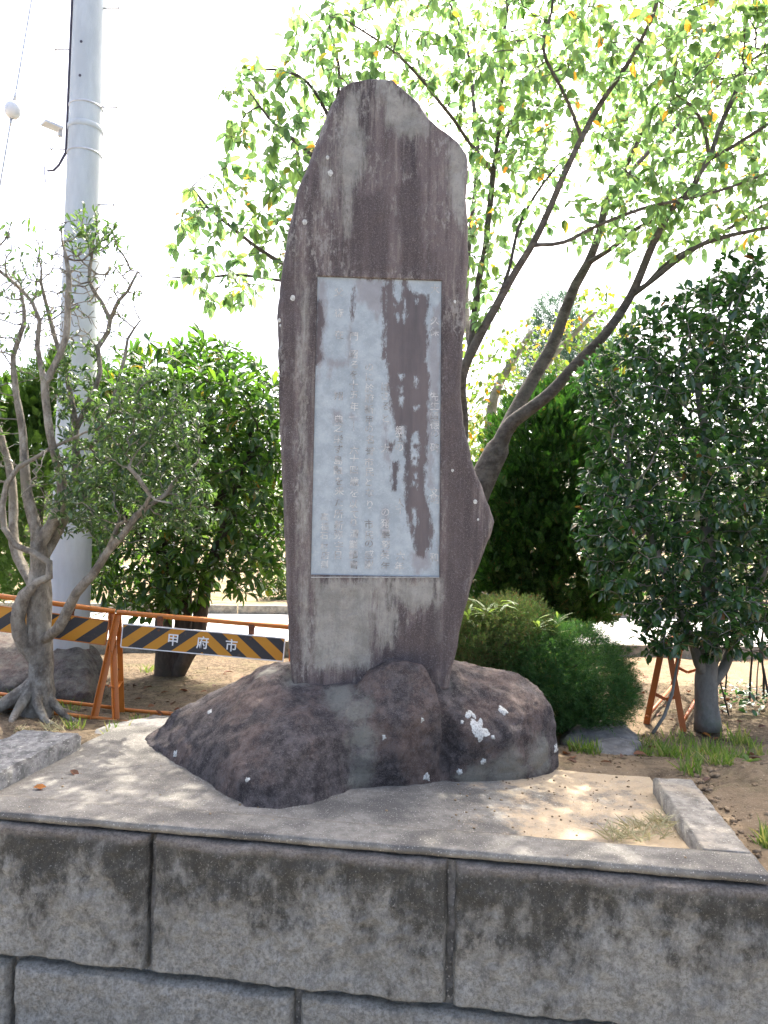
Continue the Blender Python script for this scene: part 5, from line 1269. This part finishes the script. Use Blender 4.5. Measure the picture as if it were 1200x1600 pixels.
def litter():
    rg = random.Random(33)
    # clods heaped on the right
    bm = bmesh.new(); bmesh.ops.create_icosphere(bm, subdivisions=2, radius=1)
    base_v = np.array([v.co[:] for v in bm.verts]); base_f = np.array([[v.index for v in f.verts] for f in bm.faces]); bm.free()
    V_, F_ = [], []; b0 = 0
    for k in range(2600):
        u = rg.uniform(1.26, 2.6); v = rg.uniform(0.05, 1.35)
        w = noise.noise(Vector((u * 3, v * 3, 1)))
        if w < -0.05 and rg.random() < .8: continue
        p = uvw(u, v, 0); r = 0.003 + 0.015 * rg.random() ** 4
        s3 = np.array([rg.uniform(.7, 1.3), rg.uniform(.7, 1.3), rg.uniform(.5, .9)]) * r
        co = base_v * s3
        co = co * (1 + 0.95 * np.array([noise.noise(Vector((c[0] * 1.7 + k, c[1] * 1.7, c[2] * 1.7))) for c in base_v]))[:, None]
        co = co + np.array([p.x, p.y, ground_z(p.x, p.y) + r * .25 + .02 * max(0, w)])
        V_.append(co); F_.append(base_f + b0); b0 += len(base_v)
    o = mesh_np('soil_clods', np.concatenate(V_), np.concatenate(F_), M['clod'], None, False); o.name = 'loose_soil'; tag(o, kind='stuff')
    # gravel crumbs and sand on the platform's right end
    V_, F_ = [], []; b0 = 0
    bm = bmesh.new(); bmesh.ops.create_icosphere(bm, subdivisions=1, radius=1)
    bv = np.array([v.co[:] for v in bm.verts]); bf = np.array([[v.index for v in f.verts] for f in bm.faces]); bm.free()
    for k in range(1500):
        if k < 260: u, v = rg.uniform(.2, 1.05), rg.uniform(.2, 1.2); z = -0.006 - 0.064 * sstep(-0.6, 0.9, u) + .002
        elif k < 340: u, v = rg.uniform(-1.5, 1.0), rg.uniform(.02, .9); z = (-0.006 - 0.064 * sstep(-0.6, 0.9, u) + .002) if v > .18 else .001
        else:
            u, v = rg.uniform(.5, 2.6), rg.uniform(1.15, 2.4); p = uvw(u, v, 0); z = ground_z(p.x, p.y)
        p = uvw(u, v, z); r = .0015 + .006 * rg.random() ** 3
        V_.append(bv * np.array([rg.uniform(.7, 1.3), rg.uniform(.7, 1.3), .7]) * r + np.array(p)); F_.append(bf + b0); b0 += len(bv)
    tag(mesh_np('gravel', np.concatenate(V_), np.concatenate(F_), M['clod'], None), kind='stuff')
    # fine litter: crumbled leaves and twig bits on the bare soil
    pos, dr, ups, sz = [], [], [], []
    for k in range(9000):
        if rg.random() < .5: x, y = rg.uniform(-4.5, .6), rg.uniform(4.0, 6.6)
        else: x, y = rg.uniform(.8, 4.2), rg.uniform(3.3, 6.6)
        u, v = to_uv((x, y))
        if v < 1.16 and -2 < u < 1.25: continue
        if noise.noise(Vector((x * 2, y * 2, 4))) < rg.uniform(-.5, .25): continue
        pos.append((x, y, ground_z(x, y) + .004)); dr.append((rg.gauss(0, 1), rg.gauss(0, 1), rg.gauss(0, .12))); ups.append((rg.gauss(0, .35), rg.gauss(0, .35), 1)); sz.append(rg.uniform(.008, .034))
    tag(scatter('leaf_litter', leaf_shape('small'), pos, dr, ups, sz, M['litter_bits'], None), kind='stuff')
    # fallen leaves, single ones that show
    v, f = leaf_shape('cherry')
    me = bpy.data.meshes.new('fallen_leaf'); me.from_pydata([(a[0], a[1], a[2] * 1.6) for a in v], [], [tuple(int(i) for i in q) for q in f]); me.materials.append(M['dead_leaf']); me.update()
    spots = [(702, 1052), (448, 1260)]
    pts = []
    for px, py in [(885, 1193), (895, 1185), (938, 1192), (1100, 1238), (1180, 1160), (1010, 1146), (1030, 1150), (1052, 1120), (1075, 1100), (1035, 1095), (1000, 1080), (280, 1078), (315, 1066), (285, 1110), (240, 1100), (335, 1070), (110, 1205), (52, 1232), (955, 1060), (1005, 1052), (1018, 1070), (1090, 1090), (1150, 1120), (1130, 1110), (205, 1125), (225, 1075), (350, 1050), (1085, 1165), (1160, 1210), (1190, 1190), (975, 1180), (890, 1175)]:
        pts.append((px, py))
    for _ in range(46):
        pts.append((rg.uniform(880, 1195), rg.uniform(1050, 1180)) if rg.random() < .6 else (rg.uniform(20, 420), rg.uniform(1045, 1130)))
    for k, (px, py) in enumerate(pts):
        z = -.17 if py < 1150 else -.08
        if px < 150 and py > 1200: z = 0.0
        c = atz(px, py, z); u_, v_ = to_uv(c)
        zz = ground_z(c.x, c.y) if not (-1.58 < u_ < 1.07 and v_ < 1.1) else -.004 - 0.064 * sstep(-0.6, 0.9, u_)
        o = bpy.data.objects.new('fallen_leaf', me); COL.objects.link(o)
        o.location = (c.x, c.y, zz + .008); s = rg.uniform(.05, .09); o.scale = (s, s, s)
        o.rotation_euler = (rg.gauss(0, .3), rg.gauss(0, .3), rg.uniform(0, 6.28))
        if -1.58 < u_ < 1.07 and v_ < 1.1:
            tag(o, 'dead leaf lying on the platform close to the left kerb block' if px < 80 else 'dead leaf lying on the platform between kerb block and boulder', 'leaf', 'dead leaves on the platform')
        elif px < 600: tag(o, 'dry fallen leaf on the shaded soil around the orange barricade', 'leaf', 'fallen leaves by the barricade')
        elif py > 1140: tag(o, 'dry fallen leaf on the open soil between boulder and grass tufts', 'leaf', 'fallen leaves on the open soil')
        else: tag(o, 'dry fallen leaf on the sandy ground under the camellia', 'leaf', 'fallen leaves under the camellia')
litter()

# ------------------------------------------------------------------ orange barricades
def barricade(TL, TR, h, spread, label, board=None, chars=None, mat='orange', legs=(True, True), facing=None):
    """A-frame barricade: top rail from TL to TR (points), legs spread across it"""
    TL, TR = Vector(TL), Vector(TR)
    root = thing('barricade', Vector((TL.x, TL.y, TL.z - h)), label, 'barricade', 'orange pipe barricades')
    X = (TR - TL).normalized(); N = Vector((X.y, -X.x, 0)).normalized()          # towards the viewer
    m = MB(); m.tube([TL - X * .012, TL.lerp(TR, .5), TR + X * .012], .0165, 12); m.build('top_rail', M[mat], root, True)
    Z = Vector((0, 0, 1))
    for e, E in ((0, TL), (1, TR)):
        ins = X * (.0 if e == 0 else 0)
        for sd, s in ((1, spread), (-1, spread * .9)):
            m = MB(); lean = X * (-.09 if e == 0 else .09) * (1 if sd > 0 else 0.02)
            a = E + N * (.018 * sd) - Z * .006; b = E + N * (s * sd) + lean - Z * h
            d = (b - a).normalized(); W = d.cross(N).normalized(); Q = d.cross(W)
            m.box((a + b) / 2 + W * .017, .004, .036, (b - a).length, W, Q, d)                 # angle iron: two flanges
            m.box((a + b) / 2 + Q * .018 * sd + W * .0015, .035, .004, (b - a).length, W, Q, d)
            m.build('leg', M[mat], root)
        m = MB(); k = .62
        a = E + N * (.018 + (spread - .018) * k) - Z * h * k; b = E - N * (.018 + (spread * .9 - .018) * k) - Z * h * k
        mid = (a + b) / 2 - Z * .035
        m.bar(a, mid, .022, .005); m.bar(mid, b, .022, .005); m.build('spreader', M[mat], root)
    for sd, s in ((1, spread), (-1, spread * .9)):
        k = .9; off = N * (.018 * sd + (s - .018) * sd * k) - Z * h * k
        m = MB(); m.tube([TL + off - X * .06, TL.lerp(TR, .5) + off, TR + off + X * .06], .012, 10); m.build('bottom_rail', M[mat], root, True)
    if board:
        a, b, dz, hb = board                                                    # start and end along the rail, drop, height
        A = TL + X * a - Z * dz; B = TL + X * b - Z * (dz + .004); c = N * .022
        D = (B - A).normalized(); Dn = Vector((-D.z * X.x, -D.z * X.y, math.hypot(D.x, D.y)))
        L = (B - A).length
        t = NT('board_paint'); g = t.t.nodes.new('ShaderNodeTexCoord'); sp = t.t.nodes.new('ShaderNodeSeparateXYZ'); t.put(sp.inputs[0], g.outputs['Object'])
        ax = t.math('ABSOLUTE', t.math('SUBTRACT', sp.outputs[0], L * .5)) if chars else sp.outputs[0]
        ph = t.math('FRACT', t.math('DIVIDE', t.math('ADD', t.math('ADD', t.math('MULTIPLY', sp.outputs[2], 1.25), ax) if chars else t.math('SUBTRACT', sp.outputs[0], t.math('MULTIPLY', sp.outputs[2], 1.1)), 3.0 + (.03 if chars else 0.05)), .185))
        st = t.math('GREATER_THAN', ph, .5)
        wear = t.ramp(t.noise(16, 7, .75), .58, .7)
        col = t.mix(st, t.mix(t.noise(5, 4), (0.56, 0.26, 0.02), (0.48, 0.20, 0.018)), (0.035, 0.034, 0.036))
        t.done(t.mix(t.math('MULTIPLY', wear, .5), col, (0.22, 0.13, 0.06)), .5, None, .4)
        bm_ = MB(); bm_.box((L / 2, 0, -hb / 2), L, .012, hb)
        bo = bm_.build('board', t.m); bo.matrix_world = Matrix(((D.x, -N.x, Dn.x, A.x + c.x), (D.y, -N.y, Dn.y, A.y + c.y), (D.z, -N.z, Dn.z, A.z + c.z), (0, 0, 0, 1)))
        mw = bo.matrix_world.copy(); bo.parent = root; bo.matrix_parent_inverse = root.matrix_basis.inverted(); bo.matrix_basis = mw
        e = MB()
        for z0 in (.003, -hb - .003): e.box((L / 2, -.001, z0), L + .008, .017, .006)
        for x0 in (-.003, L + .003): e.box((x0, -.001, -hb / 2), .006, .017, hb - .001)
        def sub(ob): ob.parent = bo; return ob
        sub(e.build('board_edge', M['white_paint' if chars else 'orange']))
        for fr in (.22, .79):
            m = MB(); q = A + D * (L * fr) + Z * (dz - .012); m.box(q - Z * (dz - .03) / 2 + c * .3, .035, .012, dz + .0, X, N); m.tube([q - X * .018, q + X * .018], .0215, 10); m.tube([q - Z * (dz + .004) + c * 1.3, q - Z * (dz + .004) + c * 1.6], .007, 8); m.build('bracket', M['rust'], root)
        if chars:
            for ch, x in chars:
                cu = bpy.data.curves.new('g', 'FONT'); cu.body = ch; cu.size = .082; cu.offset = .0012; cu.resolution_u = 3
                ob = bpy.data.objects.new('g', cu); me = ob.to_mesh()
                ys = [v.co.y for v in me.vertices]; xs = [v.co.x for v in me.vertices]; mx, my = (min(xs) + max(xs)) / 2, (min(ys) + max(ys)) / 2
                vs = [((v.co.x - mx) * .98 + x, -.0075, v.co.y - my - hb / 2) for v in me.vertices]; fs = [tuple(f.vertices) for f in me.polygons]
                ob.to_mesh_clear(); bpy.data.objects.remove(ob); bpy.data.curves.remove(cu)
                sub(mesh('letter', vs, fs, M['white_paint']))
    return root
a, b = at(186, 957, 4.72), at(456, 980, 4.72)
Lb = (b - a).length
pa, pb = at(195, 975, 4.70), at(447, 991, 4.70)
k = 4.7 / FPX
barricade(a, b, .72, .165, 'orange and black striped barricade with white lettering right of the gnarled tree', (10 * k, 261 * k, 17 * k, 34 * k), [('甲', 79 * k), ('府', 125 * k), ('市', 170 * k)])
a, b = at(-130, 914, 4.62), at(176, 955, 4.74)
barricade(a, b, .72, .165, 'orange and black striped barricade behind the gnarled tree at the left edge', (12 * k, 290 * k, 15 * k, 36 * k), None)
a = at(1040, 1004, 4.96); b = a + Vector((.62, 1.15, -.02))
barricade(a, b, a.z + .19, .13, 'faded orange barricade end frame beside the camellia trunk', None, None, 'red_orange')
def stick():
    m = MB(); pts = [at(1020, 1146, 4.65), at(1038, 1118, 4.7), at(1050, 1085, 4.74), at(1056, 1050, 4.78), at(1064, 1010, 4.8)]
    m.tube(pts, [.011, .011, .010, .008, .006], 7, True, .08)
    o = m.build('fallen_branch', M['bark_grey'], None, True); tag(o, 'curved bare stick leaning against the faded orange frame', 'stick')
stick()

# ------------------------------------------------------------------ utility pole and guy wire
def pole():
    b = at(104, 1083, 5.52); b.z = ground_z(b.x, b.y) - .02
    root = thing('utility_pole', b, 'tall round grey concrete utility pole behind the gnarled tree', 'utility pole')
    R = lambda z: .150 - z * .0062
    H = 10.0; n = 28
    m = MB(); zs_ = [H * i / 40 for i in range(41)]
    m.tube([b + Vector((0, 0, z)) for z in zs_], [R(z) for z in zs_], n); m.build('shaft', M['pole'], root, True)
    def zof(py): return at(130, py, b.y).z - b.z
    def band(py, r, hgt, mat, nm='band'):
        z = zof(py); mm = MB(); rr = R(z) + r
        mm.tube([b + Vector((0, 0, z - hgt)), b + Vector((0, 0, z - hgt * .6)), b + Vector((0, 0, z + hgt * .6)), b + Vector((0, 0, z + hgt))], [rr - r * .6, rr, rr, rr - r * .6], n, False); mm.build(nm, M[mat], root, True)
    band(170, .005, .008, 'steel'); band(243, .005, .008, 'steel'); band(203, .007, .022, 'pole', 'braided_band')
    for px, py, sd in [(177, 15, 1), (95, 81, -1), (171, 169, 1), (87, 236, -1), (160, 321, 1), (190, -60, 1), (85, -20, -1)]:
        z = zof(py); mm = MB(); p0 = b + Vector((sd * (R(z) - .01), -.02, z)); p1 = p0 + Vector((sd * .125, -.01, -.004))
        mm.tube([p0, p1], .006, 7); mm.tube([p1, p1 + Vector((sd * .008, 0, 0))], .013, 8); mm.build('step_bolt', M['steel'], root, True)
    for py in (81, 133):
        z = zof(py); mm = MB(); q = b + Vector((-.005, -R(z) + .004, z)); mm.tube([q, q + Vector((0, -.006, 0))], .0105, 10); mm.build('bolt_hole', M['cable'], root)
    mm = MB(); pts = []
    for py in (-300, -100, 0, 80, 160, 220, 242): z = zof(py); pts.append(b + Vector((-R(z) - .006, -.03, z)))
    z = zof(242)
    for px, py in [(92, 258), (84, 266), (75, 267), (70, 259), (70, 272), (71, 285)]: pts.append(at(px, py, b.y - .03))
    mm.tube(pts, [.011] * 7 + [.009, .009, .008, .006, .005, .004], 7); mm.build('cable', M['cable'], root, True)
    mm = MB(); c0 = at(96, 203, b.y - .02); c1 = at(67, 191, b.y - .12); d = (c1 - c0); X = d.normalized(); Yv = X.cross(Vector((0, 0, 1))).normalized()
    mm.box((c0 + c1) / 2, d.length, .09, .018, X, Yv, X.cross(Yv)); mm.box(c0 + X * .01 - Vector((0, 0, .02)), .03, .03, .07, X, Yv, X.cross(Yv)); mm.build('pole_plate', M['ceramic'], root)  # flat pale plate on a small bracket at the pole
    g = thing('guy_wire', at(-60, 640, 5.3), 'grey guy wire with round white insulator left of the utility pole', 'wire')
    A, C, D_ = at(46, -40, 5.3), at(20, 172, 5.3), at(-60, 640, 5.3)
    A = C + (C - D_).normalized() * (A - C).length * 3
    mm = MB(); mm.tube([D_, C, A], .0065, 6); mm.build('wire', M['steel'], g, True)
    mm = MB(); dd = (A - C).normalized(); pr = [(-.062, .012), (-.055, .035), (-.03, .053), (0, .058), (.03, .053), (.055, .035), (.062, .012)]
    mm.tube([C + dd * t for t, r in pr], [r for t, r in pr], 18); mm.build('insulator', M['ceramic'], g, True)
    mm = MB(); mm.tube([C + dd * .06, C + dd * .15], [.013, .008], 8); mm.tube([C - dd * .06, C - dd * .12], [.011, .008], 8); mm.build('clamp', M['steel'], g, True)
pole()
